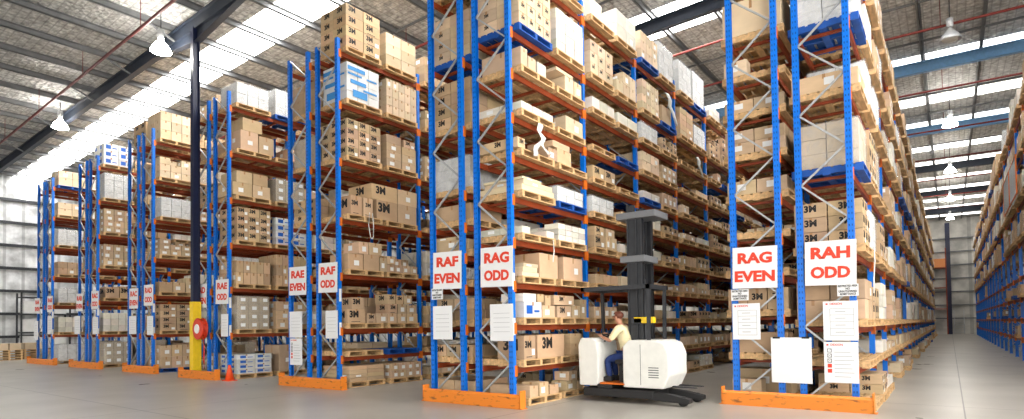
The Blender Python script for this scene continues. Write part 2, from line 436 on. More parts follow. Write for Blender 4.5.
# hand-described loads of the nearest slots: NEAR[rack][(level, slot)] ; level 0 is the floor
NEAR = {
'RAG ODD': {
 (0,0): ('c', [(.34,.62,0,.26,'lab',.4), (.66,.95,0,.18,'brown',.5), (.05,.3,.0,.22,'brown',.9)]), (0,1): ('c', [(.12,.5,0,.2,'lab',.35), (.2,.52,.2,.2,'lab',.33), (.53,.72,0,.16,'brown',.25)]),
 (1,0): ('c', [(.02,.36,0,.45,'3m',.6), (.42,1.3,0,.46,'3m',.6)]), (1,1): ('c', [(.36,.74,0,.24,'brown',.4), (.34,.74,.24,.22,'brown',.4)]),
 (2,0): ('c', [(.02,.55,0,.3,'bw',.5), (.0,.38,.3,.26,'white',.5), (.57,.98,0,.24,'lab',.5), (.42,.62,.3,.16,'brown',.8), (.66,.84,.24,.2,'brown',.8)]),
 (2,1): ('c', [(-.1,.4,0,.24,'3m',.5), (-.2,.5,.24,.28,'3m',.6), (.42,.74,0,.26,'lab',.5), (.76,.98,0,.4,'lab',.4)]),
 (3,0): ('c', [(.0,.5,0,.08,'tan',.9), (.02,.45,.08,.1,'tan',.9), (.04,.48,.18,.07,'tan',.85), (.52,1.12,0,.52,'brown',.7)]), (3,1): ('c', [(.12,.82,0,.48,'brown',.7)]),
 (4,0): g(4,1,.14,'white',.3), (4,1): ('g',4,3,.12,'white',.1),
 (5,0): ('c', [(.0,1,0,.12,'tan',1), (.05,.95,.12,.1,'tan',.9), (.02,.6,.22,.05,'tan',.9)]), (5,1): ('b','w',.36,'white'),
 (6,0): ('c', [(-.1,.12,0,.2,'3m',.9)]), (6,1): ('c', [(-.1,.45,0,.3,'brown',.6), (-.2,.4,.3,.26,'brown',.6), (-.35,-.05,0,.24,'brown',.6)]),
 (7,0): g(3,1,.16,'white',0), (7,1): ('c', [(.3,.95,0,.34,'tan',.6)]),
 (8,0): ('c', [(.0,.2,0,.36,'tan',.9), (.22,.45,0,.26,'tan',.9), (.5,.78,0,.26,'white',.9)]), (8,1): ('c', [(.3,.62,0,.34,'tan',.8), (.64,.92,0,.34,'tan',.8), (.0,.6,.35,.07,'tan',.8)]),
 (9,0): ('b','g',4,5,.24,'3ms',0), (9,1): ('g',3,5,.22,'white',.1), (10,0): ('e',), (10,1): ('e',),
 (1,2): g(3,2,.22,'brown',.4), (2,2): g(3,2,.26,'lab',.2), (3,2): ('g',3,1,.22,'brown',0), (4,2): ('c', [(.0,.45,0,.28,'3m',.6), (.02,.42,.28,.26,'3m',.6), (.5,.72,0,.3,'lab',.5), (.74,1,0,.3,'lab',.5), (.52,.9,.3,.2,'lab',.5)]),
 (5,2): ('w',.4,'white'), (6,2): ('g',2,1,.28,'3m',0), (7,2): ('e',), (8,2): ('g',3,1,.26,'white',0), (9,2): ('g',3,3,.26,'3ms',.1), (10,2): ('g',2,1,.4,'white',.3),
 (9,3): ('g',3,2,.3,'tan',.3), (10,3): ('g',2,2,.35,'white',.1), (8,3): ('g',2,2,.26,'white',0), (7,3): ('b','e'), (6,3): ('e',), (5,3): ('c',[(.1,.5,0,.2,'3m',.5)]),
 (9,4): ('g',4,4,.2,'tan',0), (8,4): ('w',.7,'white'), (7,4): ('g',2,2,.25,'tan',.2), (6,4): ('b','g',2,1,.2,'white',0), (10,4): ('g',3,3,.25,'tan',0), (10,5): ('w',1.0,'white'), (10,6): ('w',1.0,'white'), (10,7): ('b','w',1.1,'white'),
 (9,6): ('g',2,6,.17,'brown',0), (9,5): ('c',[(.1,.7,0,.5,'brown',.6)]), (8,6): ('e',), (9,7): ('w',.7,'white'),
},
'RAF ODD': {
 (0,0): ('g',2,5,.1,'brown',.1), (0,1): ('g',4,2,.2,'lab',.2), (1,0): ('e',), (1,1): ('b','e'),
 (2,0): ('c', [(.0,.5,0,.36,'3m',.5), (.12,.48,.36,.3,'3m',.5), (.54,.8,0,.26,'3m',.5), (.82,1.15,0,.26,'lab',.5)]), (2,1): ('c', [(.0,.28,0,.26,'lab',.5), (.3,.6,0,.26,'lab',.5), (.62,.98,0,.26,'lab',.5), (.02,.3,.26,.26,'3m',.5), (.32,.6,.26,.26,'lab',.5), (.62,.95,.26,.24,'lab',.5), (.0,.24,.52,.26,'3m',.5), (.26,.5,.52,.24,'3m',.5), (.52,.78,.52,.24,'lab',.5)]),
 (3,0): ('c', [(.0,.42,0,.4,'brown',.7), (.44,.9,0,.42,'brown',.7), (.92,1.14,0,.38,'lab',.6), (.3,.58,.42,.3,'lab',.6), (.6,.98,.42,.32,'lab',.6)]), (3,1): ('g',4,2,.22,'lab',.2),
 (4,0): ('c', [(.1,.42,0,.5,'3m',.6), (.46,.74,0,.5,'3m',.6)]), (4,1): ('c', [(-.3,.35,0,.52,'3m',.9), (.37,1.0,0,.52,'lab',.9), (-.45,.35,.52,.42,'3m',.9), (.37,1.02,.52,.42,'lab',.9)]),
 (5,0): ('g',3,4,.24,'3m',0), (5,1): ('c', [(0,.48,0,.22,'lab',.8),(.5,.98,0,.22,'lab',.8),(0,.48,.22,.22,'lab',.8),(.5,.98,.22,.22,'lab',.8),(0,.48,.44,.22,'lab',.8),(.5,.98,.44,.22,'brown',.8),(0,.48,.66,.22,'brown',.8),(.56,.94,.66,.2,'3m',.6)]),
 (6,0): ('p',1.05), (6,1): ('g',5,4,.24,'tan',0), (7,0): ('g',2,4,.28,'3m',0), (7,1): ('g',2,3,.30,'tan',0),
},
'RAE ODD': {
 (0,0): ('g',2,4,.15,'bw',0), (0,1): ('c', [(.05,.6,0,.85,'lab',.8), (.62,.9,0,.6,'white',.6)]), (1,0): ('w',1.05,'grey'), (1,1): ('g',2,3,.3,'lab',.1),
 (2,0): ('g',5,3,.36,'brown',0), (2,1): ('g',5,3,.34,'brown',0), (3,0): ('g',3,4,.26,'3m',0), (3,1): ('g',2,4,.22,'bw',0),
 (4,0): ('c', [(-.1,.45,0,.4,'lab',.9), (.47,1.0,0,.4,'lab',.9), (.0,.46,.4,.36,'brown',.9), (.48,.92,.4,.36,'brown',.9)]), (4,1): ('w',.8,'grey'),
 (5,0): ('c', [(.1,.62,0,.62,'lab',.9), (.64,1.1,0,.56,'lab',.9), (.16,.74,.62,.4,'brown',.9)]), (5,1): ('c', [(.4,1,0,.4,'lab',.7)]), (6,0): ('w',.7,'white'), (6,1): ('b','w',.9,'white'),
},
'RAD ODD': {
 (0,0): ('b','g',3,2,.42,'lab',0), (1,0): ('g',2,4,.24,'3m',0), (2,0): ('c', [(.0,.4,0,.36,'brown',.8), (.42,.8,0,.36,'brown',.8), (.82,1.08,0,.55,'lab',.6)]), (3,0): ('g',3,3,.2,'lab',.4),
 (4,0): ('w',.75,'white'), (5,0): ('g',3,3,.25,'tan',.2), (6,0): ('g',3,3,.34,'tan',0),
},
'RAC ODD': {
 (0,0): ('w',.95,'grey'), (1,0): ('g',4,3,.26,'white',0), (2,0): ('c', [(.05,.5,0,.46,'3m',.8), (.52,1.0,0,.5,'3m',.8)]), (3,0): ('g',3,3,.3,'lab',0), (4,0): ('g',3,4,.25,'lab',0), (5,0): ('w',1.1,'white'), (6,0): ('g',2,3,.3,'bw',0),
},
'RAB ODD': {(1,0): ('g',4,3,.24,'white',0), (0,0): ('w',.8,'white'), (4,0): ('w',.8,'white'), (5,0): ('g',2,2,.3,'tan',0), (6,0): ('b','g',2,2,.36,'tan',0), (2,0): ('w',.7,'white'), (3,0): ('g',3,2,.3,'brown',0)},
'RAH ODD': {
 (0,0): ('g',2,1,.55,'brown',0), (0,1): ('g',3,3,.18,'3m',0), (1,0): ('g',2,1,.5,'brown',0), (1,1): ('e',),
 (2,0): ('g',2,2,.34,'brown',0), (2,1): ('g',3,2,.3,'3m',.1),
 (3,0): ('g',3,3,.26,'3m',.4), (3,1): ('w',.8,'white'), (4,0): ('b','w',.82,'tan'), (5,0): ('c', [(.0,.3,0,.3,'lab',1.05), (.32,.62,0,.28,'brown',1.0), (.64,.98,0,.3,'brown',1.0)]),
 (6,0): ('b','w',1.0,'white'), (4,1): ('g',3,3,.3,'3m',0), (5,1): ('w',.9,'white'),
},
'RAG EVEN': {
 (0,0): ('c', [(.05,.35,0,.3,'lab',.5), (.4,.9,0,.5,'brown',.9)]), (1,0): ('c', [(.0,.4,0,.38,'brown',.95)]), (2,0): ('g',3,1,.4,'3m',0), (3,0): ('e',), (4,0): ('e',), (5,0): ('g',3,2,.27,'lab',0), (6,0): ('g',3,2,.23,'lab',0), (7,0): ('g',3,1,.24,'lab',0),
 (8,0): ('c', [(.0,.25,0,.3,'tan',.4)]), (9,0): ('c', [(.0,.95,0,.66,'tan',1.0)]),
},
'RAF EVEN': {
 (0,0): ('g',2,2,.26,'brown',0), (1,0): ('g',3,2,.24,'3m',0), (2,0): ('g',3,2,.22,'3m',.2), (3,0): ('e',), (4,0): ('c', [(0,.5,0,.22,'lab',.9), (0,.46,.22,.2,'lab',.6)]), (5,0): ('c', [(0,.9,0,.42,'brown',1.05)]), (6,0): ('w',.7,'white'), (7,0): ('g',2,4,.24,'3m',0), (8,0): ('b','g',2,5,.24,'3ms',0),
},
}
RACKS = []   # name, x of the aisle-side post line, x of the other post line, y0, bays, levels
def two(face, y0, even, odd, le, lo, be, bo, tot=2.0, fr=.81):
    h = .05
    xo1 = face - h; xo0 = xo1 - fr; xe0 = face - tot - h * 1 + .05; xe1 = xe0 + fr
    RACKS.append(dict(name=even, x0=xe0, x1=xe1, y0=y0, bays=be, lv=le, d=-1))
    RACKS.append(dict(name=odd, x0=xo0, x1=xo1, y0=y0, bays=bo, lv=lo, d=1))
LA = [.7, 1.4, 2.68, 4.06, 5.42, 6.65, 8.1]
LG = [.8, 1.6, 2.35, 3.06, 3.78, 4.55, 5.34, 6.05, 6.82, 8.2]
LB = [.72, 1.52, 2.31, 3.13, 3.95, 4.74, 5.5, 6.35, 7.15, 8.5]
LF = [.75, 1.5, 2.3, 2.93, 3.55, 4.2, 5.5, 6.9, 8.4]
LC = [.78, 1.49, 2.87, 4.27, 5.78, 7.24, 8.58]
LD = [1.38, 2.79, 4.15, 5.55, 7.0, 8.43]
two(-1.24, 11.3, 'RAG EVEN', 'RAH ODD', LG, LA, 5, 22, 1.98, .79)
two(-6.53, 8.8, 'RAF EVEN', 'RAG ODD', LF, LB, 8, 13, 2.08, .82)
two(-12.26, 9.2, 'RAE EVEN', 'RAF ODD', LC, LC, 6, 6, 2.15, .84)
two(-17.66, 9.2, 'RAD EVEN', 'RAE ODD', LD, LD, 5, 5, 2.15, .84)
two(-23.05, 9.2, 'RAC EVEN', 'RAD ODD', LD, LD, 4, 4, 2.15, .84)
two(-28.38, 9.2, 'RAB EVEN', 'RAC ODD', LD, LD, 4, 4, 2.15, .84)
two(-34.08, 9.2, 'RAA EVEN', 'RAB ODD', LD, LD, 4, 4, 2.15, .84)
RACKS.append(dict(name='right aisle', x0=2.1, x1=2.95, y0=19.5, bays=19, lv=[.8, 1.5, 2.25, 3.0, 4.2, 5.5, 7.0, 8.4], d=-1))
RACKLABEL = {'right aisle': 'tall blue steel rack with orange beams along the right side of the aisle'}
ORD = ['first', 'second', 'third', 'fourth', 'fifth', 'sixth', 'seventh', 'eighth', 'ninth', 'tenth', 'eleventh', 'twelfth', 'thirteenth', 'fourteenth', 'fifteenth', 'sixteenth',
       'seventeenth', 'eighteenth', 'nineteenth', 'twentieth'] + ['twenty-' + w for w in ('first', 'second', 'third', 'fourth', 'fifth', 'sixth', 'seventh', 'eighth', 'ninth')] + \
      ['thirtieth'] + ['thirty-' + w for w in ('first', 'second', 'third', 'fourth', 'fifth', 'sixth', 'seventh', 'eighth', 'ninth')] + ['fortieth'] + ['forty-' + w for w in ('first', 'second', 'third', 'fourth', 'fifth', 'sixth', 'seventh', 'eighth')]

PH = 8.9   # post height
def post_mesh(w, h):
    bm = bmesh.new()
    a, d = .05, .045
    # C-section with a perforated-looking web: outer channel and two lips
    prism2 = [(-a, -d), (a, -d), (a, -d + .006), (-a + .006, -d + .006), (-a + .006, d - .006), (a, d - .006), (a, d), (-a, d)]
    lo = [bm.verts.new((x * w, y, 0)) for x, y in prism2]; hi = [bm.verts.new((x * w, y, h)) for x, y in prism2]
    n = len(prism2)
    for i in range(n): bm.faces.new((lo[i], lo[(i + 1) % n], hi[(i + 1) % n], hi[i]))
    bm.faces.new(lo[::-1]); bm.faces.new(hi)
    bx(bm, -.07, .07, -.07, .07, 0, .01)
    return mesh('post', bm, [BLUE])
POST_L, POST_R = post_mesh(1, PH), post_mesh(-1, PH)
HOLEM = mat('slot_blue', srgb(0, 62, 140), .6)
def holes_mesh(nz):
    bm = bmesh.new()
    for i in range(nz):
        z = .1 + i * .1
        for s in (-1, 1): bx(bm, s * .022 - .008, s * .022 + .008, -.0468, -.045, z, z + .035)
    return mesh('slot_holes', bm, [HOLEM])
HOLES = holes_mesh(87)
BRACE_STUFF = {}
def beam_mesh(d):
    bm = bmesh.new()
    L = BAY - .09
    bx(bm, -.025, .025, 0, L, -.105, 0)
    bx(bm, -.027, .027, 0, L, -.07, -.035)
    for y in (0, L - .008): bx(bm, d * .025 - .034, d * .025 + .034, y, y + .008, -.17, .04, 1)
    for y in (-.046, L - .03): bx(bm, d * .054 - .004, d * .054 + .004, y, y + .076, -.17, .04, 1)
    return mesh('beam', bm, [RUST, ORANGE])
BEAMS = {1: beam_mesh(1), -1: beam_mesh(-1)}
SUP = {}
def label_text(s): return s

for rk in RACKS:
    nm = rk['name']
    lab = RACKLABEL.get(nm, 'blue and orange pallet rack signed %s at its near end' % nm)
    t = thing('pallet_rack', lab, 'rack', ((rk['x0'] + rk['x1']) / 2, rk['y0'], 0), 0, 'pallet racks of the warehouse')
    half = (rk['x1'] - rk['x0']) / 2
    for k in range(rk['bays'] + 1):
        fr = obj('upright_frame', None, t, (0, k * BAY, 0))
        a = obj('post', POST_L, fr, (-half, 0, 0)); b = obj('post', POST_R, fr, (half, 0, 0))
        zs = []; z = .17; s = 1
        while z < PH - .5: zs.append((z, z + .62, s)); z += .62; s = -s
        if k == 0:
            if nm != 'right aisle':
                obj('perforation_pattern', HOLES, fr, (-half, 0, 0)); obj('perforation_pattern', HOLES, fr, (half, 0, 0))
            for za, zb, s in zs:
                mk('brace', lambda bm: bar(bm, (-s * (half - .04), 0, za), (s * (half - .04), 0, zb), .03, .035, Vector((0, 1, 0))), GALV, fr)
            mk('cross_strut', lambda bm: bar(bm, (-half, 0, .14), (half, 0, .14), .03, .035, Vector((0, 1, 0))), GALV, fr)
        else:
            key = round(half, 3)
            if key not in BRACE_STUFF:
                bm = bmesh.new()
                for za, zb, s in zs: bar(bm, (-s * (half - .04), 0, za), (s * (half - .04), 0, zb), .03, .035, Vector((0, 1, 0)))
                BRACE_STUFF[key] = mesh('bracing_lattice', bm, [GALV])
            obj('bracing_lattice', BRACE_STUFF[key], fr)
    nbm = 0; rest = bmesh.new(); nrest = 0
    for k in range(rk['bays']):
        for z in rk['lv']:
            for sd in (-1, 1):
                if nbm < 98:
                    obj('beam', BEAMS[sd], t, (sd * half, k * BAY + .045, z)); nbm += 1
                else:
                    x, y = sd * half, k * BAY + .045
                    bx(rest, x - .025, x + .025, y, y + BAY - .09, z - .11, z)
                    nrest += 1
                    for yy in (y - .046, y + BAY - .12): bx(rest, x + sd * .054 - .004, x + sd * .054 + .004, yy, yy + .076, z - .17, z + .04, 1)
    if nrest:
        o = obj('beam', mesh('beam_far', rest, [RUST, ORANGE]), t); o['kind'] = 'stuff'
    else: rest.free()
    if nm in ('RAH ODD', 'RAG EVEN', 'RAG ODD', 'RAF EVEN', 'RAF ODD', 'RAE ODD'):
        key = round(half, 3)
        if key not in SUP:
            bm = bmesh.new(); bx(bm, -half, half, -.03, .03, -.05, -.004); SUP[key] = mesh('support_bar', bm, [RUST])
        for z in rk['lv']:
            for yy in (.35, 1.08, 1.7, 2.43): obj('support_bar', SUP[key], t, (0, yy, z))
    # post stickers
    if rk['d'] == 1:
        for z in (1.55, 2.4): mk('location_sticker', lambda bm: bx(bm, half + .0505, half + .052, -.035, .035, z - .22, z + .1), PAPER, t)

# end guards
for n, (x0, x1, y, rn) in enumerate([(-3.42, -1.02, 11.08, 'RAG EVEN and RAH ODD'), (-8.65, -6.21, 8.55, 'RAF EVEN and RAG ODD'), (-14.52, -11.85, 8.94, 'RAE EVEN and RAF ODD'), (-19.97, -17.62, 8.74, 'RAD EVEN and RAE ODD'),
                     (-25.0, -22.3, 8.94, 'RAC EVEN and RAD ODD'), (-30.8, -27.4, 8.94, 'RAB EVEN and RAC ODD'), (-36.8, -32.9, 8.94, 'RAA EVEN and RAB ODD')]):
    t = thing('rack_guard', 'scuffed orange floor guard before the racks signed ' + rn, 'guard', ((x0 + x1) / 2, y, 0), 0, 'orange guards at the rack ends')
    w = (x1 - x0) / 2
    mk('rail', lambda b: prism(b, [(-.05, 0), (.03, 0), (.03, .24), (.0, .26), (-.05, .22)], -w, w, 'x'), GUARD, t)
    for s in (-1, 1):
        mk('end_plate', lambda b: (bx(b, s * w - .012, s * w + .012, -.05, .12, 0, .33), bx(b, s * w - .05, s * w + .05, -.05, .12, 0, .015)), GUARD, t, bevel=.003)

# signs and notices
def board(nm, label, x, y, z, w, h, group, cat='sign', thick=.006, rot=0):
    t = thing(nm, label, cat, (x, y, z), 0, group)
    t.rotation_euler = (0, rot, 0)
    mk('panel', lambda b: bx(b, -w / 2, w / 2, 0, thick, -h / 2, h / 2), BOARD, t)
    return t
SIGNS = [('RAG\nEVEN', -2.84, 2.51, 11.23), ('RAH\nODD', -1.61, 2.50, 11.23), ('RAF\nEVEN', -8.16, 2.65, 8.73), ('RAG\nODD', -6.88, 2.63, 8.73), ('RAE\nEVEN', -13.98, 2.79, 9.12), ('RAF\nODD', -12.66, 2.80, 9.12),
         ('RAE\nODD', -18.0, 2.69, 9.12), ('RAD\nEVEN', -19.37, 2.62, 9.12), ('RAC\nEVEN', -24.6, 2.74, 9.12), ('RAD\nODD', -23.3, 2.81, 9.12), ('RAB\nEVEN', -30.3, 2.79, 9.12), ('RAC\nODD', -28.5, 2.83, 9.12),
         ('RAA\nEVEN', -36.1, 2.83, 9.12), ('RAB\nODD', -34.2, 2.86, 9.12)]
for s, x, z, y in SIGNS:
    t = board('aisle_sign', 'white sign with red letters %s on the rack end' % s.replace('\n', ' '), x, y, z, .78, .76, 'red lettered aisle signs', rot=.02)
    for i, ln in enumerate(s.split('\n')):
        lm = textmesh(ln, .3, .046, .002, REDINK); lw = max(v.co.x for v in lm.vertices) - min(v.co.x for v in lm.vertices); lh = max(v.co.z for v in lm.vertices) - min(v.co.z for v in lm.vertices)
        obj('lettering', lm, t, (0, -.003, .165 - .335 * i), None, ((.6 if len(ln) == 3 else .7) / lw, 1, .205 / lh))
def doc_board(x, y, z, w, h, label, kind):
    t = board('load_sign', label, x, y, z, w, h, 'load notices on the rack ends')
    def lines(b):
        rw = lambda x0, x1, z0, z1: bx(b, x0 * w / 2, x1 * w / 2, -.0015, 0, z0 * h / 2, z1 * h / 2)
        if kind == 'frame':
            for zz in (.62, .3, -.05, -.4, -.75): rw(-.6, .75, zz - .012, zz + .012)
            for xx in (-.6, .75): rw(xx - .015, xx + .015, -.75, .62)
            for zz in (.47, .13, -.22, -.58): rw(-.3, .3, zz - .02, zz + .02)
        elif kind == 'rules':
            for i in range(7): rw(-.4, .55 + .1 * (i % 3), .5 - i * .2 - .015, .5 - i * .2 + .015)
        else:
            for i in range(5): rw(-.7, .7, .5 - i * .25 - .01, .5 - i * .25 + .01)
    mk('printed_lines', lines, GREYINK, t)
    if kind != 'plain':
        obj('lettering', textmesh('DEXION', .05, .02, .001, REDINK), t, (-.12 * w, -.002, h * .43))
        mk('printed_mark', lambda b: bx(b, -.42 * w, -.36 * w, -.0015, 0, h * .41, h * .45), REDINK, t)
    if kind == 'rules':
        for i in range(5):
            def pic(b):
                x0, z0 = -.4 * w, h * (.29 - i * .125)
                s_ = .065
                if i >= 3: bx(b, x0, x0 + s_, -.0015, 0, z0 - s_ / 2, z0 + s_ / 2)
                else:
                    for a in ((x0, x0 + s_, z0 + s_ / 2 - .008, z0 + s_ / 2), (x0, x0 + s_, z0 - s_ / 2, z0 - s_ / 2 + .008), (x0, x0 + .008, z0 - s_ / 2, z0 + s_ / 2), (x0 + s_ - .008, x0 + s_, z0 - s_ / 2, z0 + s_ / 2)): bx(b, a[0], a[1], -.0015, 0, a[2], a[3])
                    bar(b, (x0, -.001, z0 - s_ / 2), (x0 + s_, -.001, z0 + s_ / 2), .002, .008, Vector((0, 1, 0)))
                    if i: bar(b, (x0, -.001, z0 + s_ / 2), (x0 + s_, -.001, z0 - s_ / 2), .002, .008, Vector((0, 1, 0)))
            mk('pictogram', pic, REDINK if i >= 3 else INK, t)
# the boards' places, measured once in metres
DOCS = [((-3.004, 1.523, 0.487, 0.663), 11.22, 'white load board with a printed shelf diagram under the RAG EVEN sign', 'frame'), ((-1.478, 1.511, 0.519, 0.665), 11.22, 'upper white load board with shelf diagram under the RAH ODD sign', 'frame'),
        ((-1.484, 0.808, 0.511, 0.689), 11.22, 'lower white board with five pictograms under the RAH ODD sign', 'rules'), ((-8.291, 1.588, 0.531, 0.683), 8.72, 'white load board under the RAF EVEN sign', 'plain'),
        ((-6.768, 1.57, 0.549, 0.697), 8.72, 'white load board under the RAG ODD sign', 'plain'), ((-14.058, 1.624, 0.579, 0.697), 9.11, 'upper white board under the RAE EVEN sign', 'plain'), ((-14.053, 0.894, 0.555, 0.709), 9.11, 'lower white board with pictograms under the RAE EVEN sign', 'rules'),
        ((-12.501, 1.604, 0.491, 0.706), 9.11, 'white load board under the RAF ODD sign', 'plain'), ((-17.829, 1.65, 0.424, 0.69), 9.11, 'white load board under the RAE ODD sign', 'plain'),
        ((-23.137, 1.706, 0.503, 0.686), 9.11, 'white load board under the RAD ODD sign', 'plain'), ((-24.667, 1.743, 0.639, 0.678), 9.11, 'white load board under the RAC EVEN sign', 'plain'),
        ((-28.413, 1.769, 0.609, 0.706), 9.11, 'white load board under the RAC ODD sign', 'plain'), ((-30.51, 1.816, 0.674, 0.786), 9.11, 'white load board under the RAB EVEN sign', 'plain'), ((-34.167, 1.861, 0.65, 0.853), 9.11, 'white load board under the RAB ODD sign', 'plain'), ((-36.237, 1.615, 0.63, 0.94), 9.11, 'white load board under the RAA EVEN sign', 'plain')]
for q, y, lab, kd in DOCS:
    x, z, w, h = q; doc_board(x, y, z, w, h, lab, kd)
x, z, w, h = (-2.252, 0.83, 0.656, 0.799)
t = board('blank_whiteboard', 'blank whiteboard tied between the RAG EVEN and RAH ODD rack ends', x, 11.19, z, w, h, None, 'whiteboard', .012)
for s in (-.36, .36): mk('clip', lambda b: bx(b, s * w - .06, s * w + .06, -.006, .014, h / 2 - .02, h / 2 + .012), INK, t)
for q, y, wh in (((-3.107, 2.015, 0.314, 0.204), 11.215, 'RAG EVEN'), ((-1.357, 2.024, 0.314, 0.201), 11.215, 'RAH ODD'), ((-8.432, 2.181, 0.312, 0.226), 8.715, 'RAF EVEN')):
    x, z, w, h = q
    t = board('notice_sign', 'small white notice in black capitals just below the %s sign' % wh, x, y, z, w, h, 'small restricted area notices', 'notice')
    for i, ln in enumerate(('RESTRICTED AREA', 'NO', 'UNAUTHORISED', 'ADMITTANCE')):
        lm = textmesh(ln, .05, .03, .001, INK); lw = max(v.co.x for v in lm.vertices) - min(v.co.x for v in lm.vertices)
        obj('lettering', lm, t, (0, -.002, h * (.34 - .225 * i)), None, (w * (.9, .2, .86, .76)[i] / lw, 1, .95))

# ------------------------------------------------------------------ loads
# tint, sRGB
TINT = {'brown': (206, 174, 138), 'lab': (208, 178, 144), '3m': (206, 174, 138), '3ms': (224, 198, 164), 'tan': (228, 204, 170), 'white': (234, 226, 212), 'bw': (226, 226, 224)}
cartons, pallets, wraps = [], [], []
PD, PW, PHT = 1.12, 1.165, .14
def add_load(rk, slot, lev, z, top, spec):
    d = rk['d']; xc = (rk['x0'] + rk['x1']) / 2 + d * rng.uniform(0, .04)
    bay, sl = divmod(slot, 2)
    yc = rk['y0'] + bay * BAY + (.735 if sl == 0 else BAY - .735) + rng.uniform(-.02, .02)
    blue = False
    if spec[0] == 'b': blue = True; spec = spec[1:]
    elif rng.random() < .08 and slot > 3: blue = True
    if spec[0] == 'none': return
    if lev == 0 and d == 1: xc += rng.uniform(0, .12)
    z += .002
    pallets.append(dict(rack=rk['name'], slot=slot, lev=lev, x=xc, y=yc, z=z, blue=blue, hit=0))
    zt = z + PHT + .001
    X0, X1, Y0, Y1 = xc - .54, xc + .54, yc - PW / 2 + .02, yc + PW / 2 - .02
    base = dict(rack=rk['name'], slot=slot, lev=lev, d=d, hit=0)
    lim = top - PHT - .06
    if spec[0] == 'g':
        _, ny, nz, ch, st, miss = spec
        tot = .56 + .44 * rng.random() if miss > .3 else 1
        nx = 2 if ny <= 2 else rng.choice((2, 3))
        w, dp = (Y1 - Y0) / ny, (X1 - X0) / nx
        for k in range(nz):
            if (k + 1) * ch > lim: break
            for j in range(ny):
                for i in range(nx):
                    if k == nz - 1 and rng.random() < miss: continue
                    if nx > 2 and 0 < i < nx - 1 and 0 < j < ny - 1 and k < nz - 1: continue
                    jx, jy = rng.uniform(-.008, .008), rng.uniform(-.008, .008)
                    gp = .009 if ny <= 3 else .007
                    cartons.append(dict(base, st=st, k=k, j=j, i=(nx - 1 - i) if d == 1 else i, nz=nz, ny=ny, nx=nx, b=(X0 + i * dp + gp + jx * .4, X0 + (i + 1) * dp - gp + jx * .4, Y0 + j * w + gp + jy * .3, Y0 + (j + 1) * w - gp + jy * .3, zt + k * ch, zt + (k + 1) * ch - .007)))
    elif spec[0] == 'c':
        for n, (ya, yb, zb, h, st, dp) in enumerate(spec[1]):
            h = min(h, lim - zb)
            if h < .04: continue
            xf = X1 if d == 1 else X0
            dd = min(dp * 1.08, 1.06); xa, xb = (xf - dd, xf - .01) if d == 1 else (xf + .01, xf + dd)
            cartons.append(dict(base, st=st, k=0 if zb == 0 else (1 if zb < .5 or lim < .6 else 2), j=n, i=0, nz=1, ny=9, nx=1, custom=True, b=(xa, xb, Y0 + ya * (Y1 - Y0) + .004, Y0 + yb * (Y1 - Y0) - .004, zt + zb, zt + zb + h - .003)))
    elif spec[0] in 'wp':
        h = min(spec[1], lim)
        wraps.append(dict(base, st=spec[2] if spec[0] == 'w' else 'print', b=(X0 + .02, X1 - .02, Y0 + .01, Y1 - .01, zt, zt + h)))

for rk in RACKS:
    lv = [0] + rk['lv']
    near = NEAR.get(rk['name'], {})
    for li, z in enumerate(lv):
        top = (lv[li + 1] - .13 if li + 1 < len(lv) else 10.1) - z
        for slot in range(rk['bays'] * 2):
            sp = near.get((li, slot))
            if rk['name'] == 'right aisle':
                q = rng.random()
                if li == 0: sp = ('none',)
                elif li < 5: sp = ('none',) if q < .88 else ('g', 3, 1 if li < 4 else 2, .3, rng.choice(('brown', 'lab')), .4)
                elif li == 5 and q < .3: sp = ('none',)
            if sp is None:
                if slot == 0 and li > 0 and rng.random() < .2: sp = ('e',)
                else: sp = rnd_spec(z, min(top - .06, 1.25), rng)
                if li == 0 and rng.random() < .25: sp = ('none',)
            add_load(rk, slot, li, z, top, sp)

by_slot = {}
for c in cartons:
    if c.get('custom'): by_slot.setdefault((c['rack'], c['slot'], c['lev'], c['k']), []).append(c)
for v in by_slot.values():
    v.sort(key=lambda c: (c['b'][2], c['b'][4]))
    for n, c in enumerate(v): c['j'] = n
by_lev = {}
for c in cartons: by_lev.setdefault((c['rack'], c['lev']), []).append(c)
for v in by_lev.values():
    cu = [c for c in v if c.get('custom')]
    for a in cu:
        for b in v:
            if a is b or a.get('cut'): continue
            A, B = a['b'], b['b']
            ov = [min(A[2 * i + 1], B[2 * i + 1]) - max(A[2 * i], B[2 * i]) for i in range(3)]
            if min(ov) > 0:
                if (ov[2] < ov[1] and A[4] < B[4]): a['b'] = A[:5] + (B[4] - .003,)
                elif (ov[2] < ov[1]): a['b'] = A[:4] + (B[5] + .002, A[5]) if B[5] + .03 < A[5] else A
                elif A[2] < B[2]: a['b'] = A[:3] + (B[2] - .004,) + A[4:]
                else: a['b'] = A[:2] + (B[3] + .004,) + A[3:]
                A = a['b']
                if A[3] - A[2] < .05 or A[5] - A[4] < .03: a['dead'] = True
cartons = [c for c in cartons if not c.get('dead')]
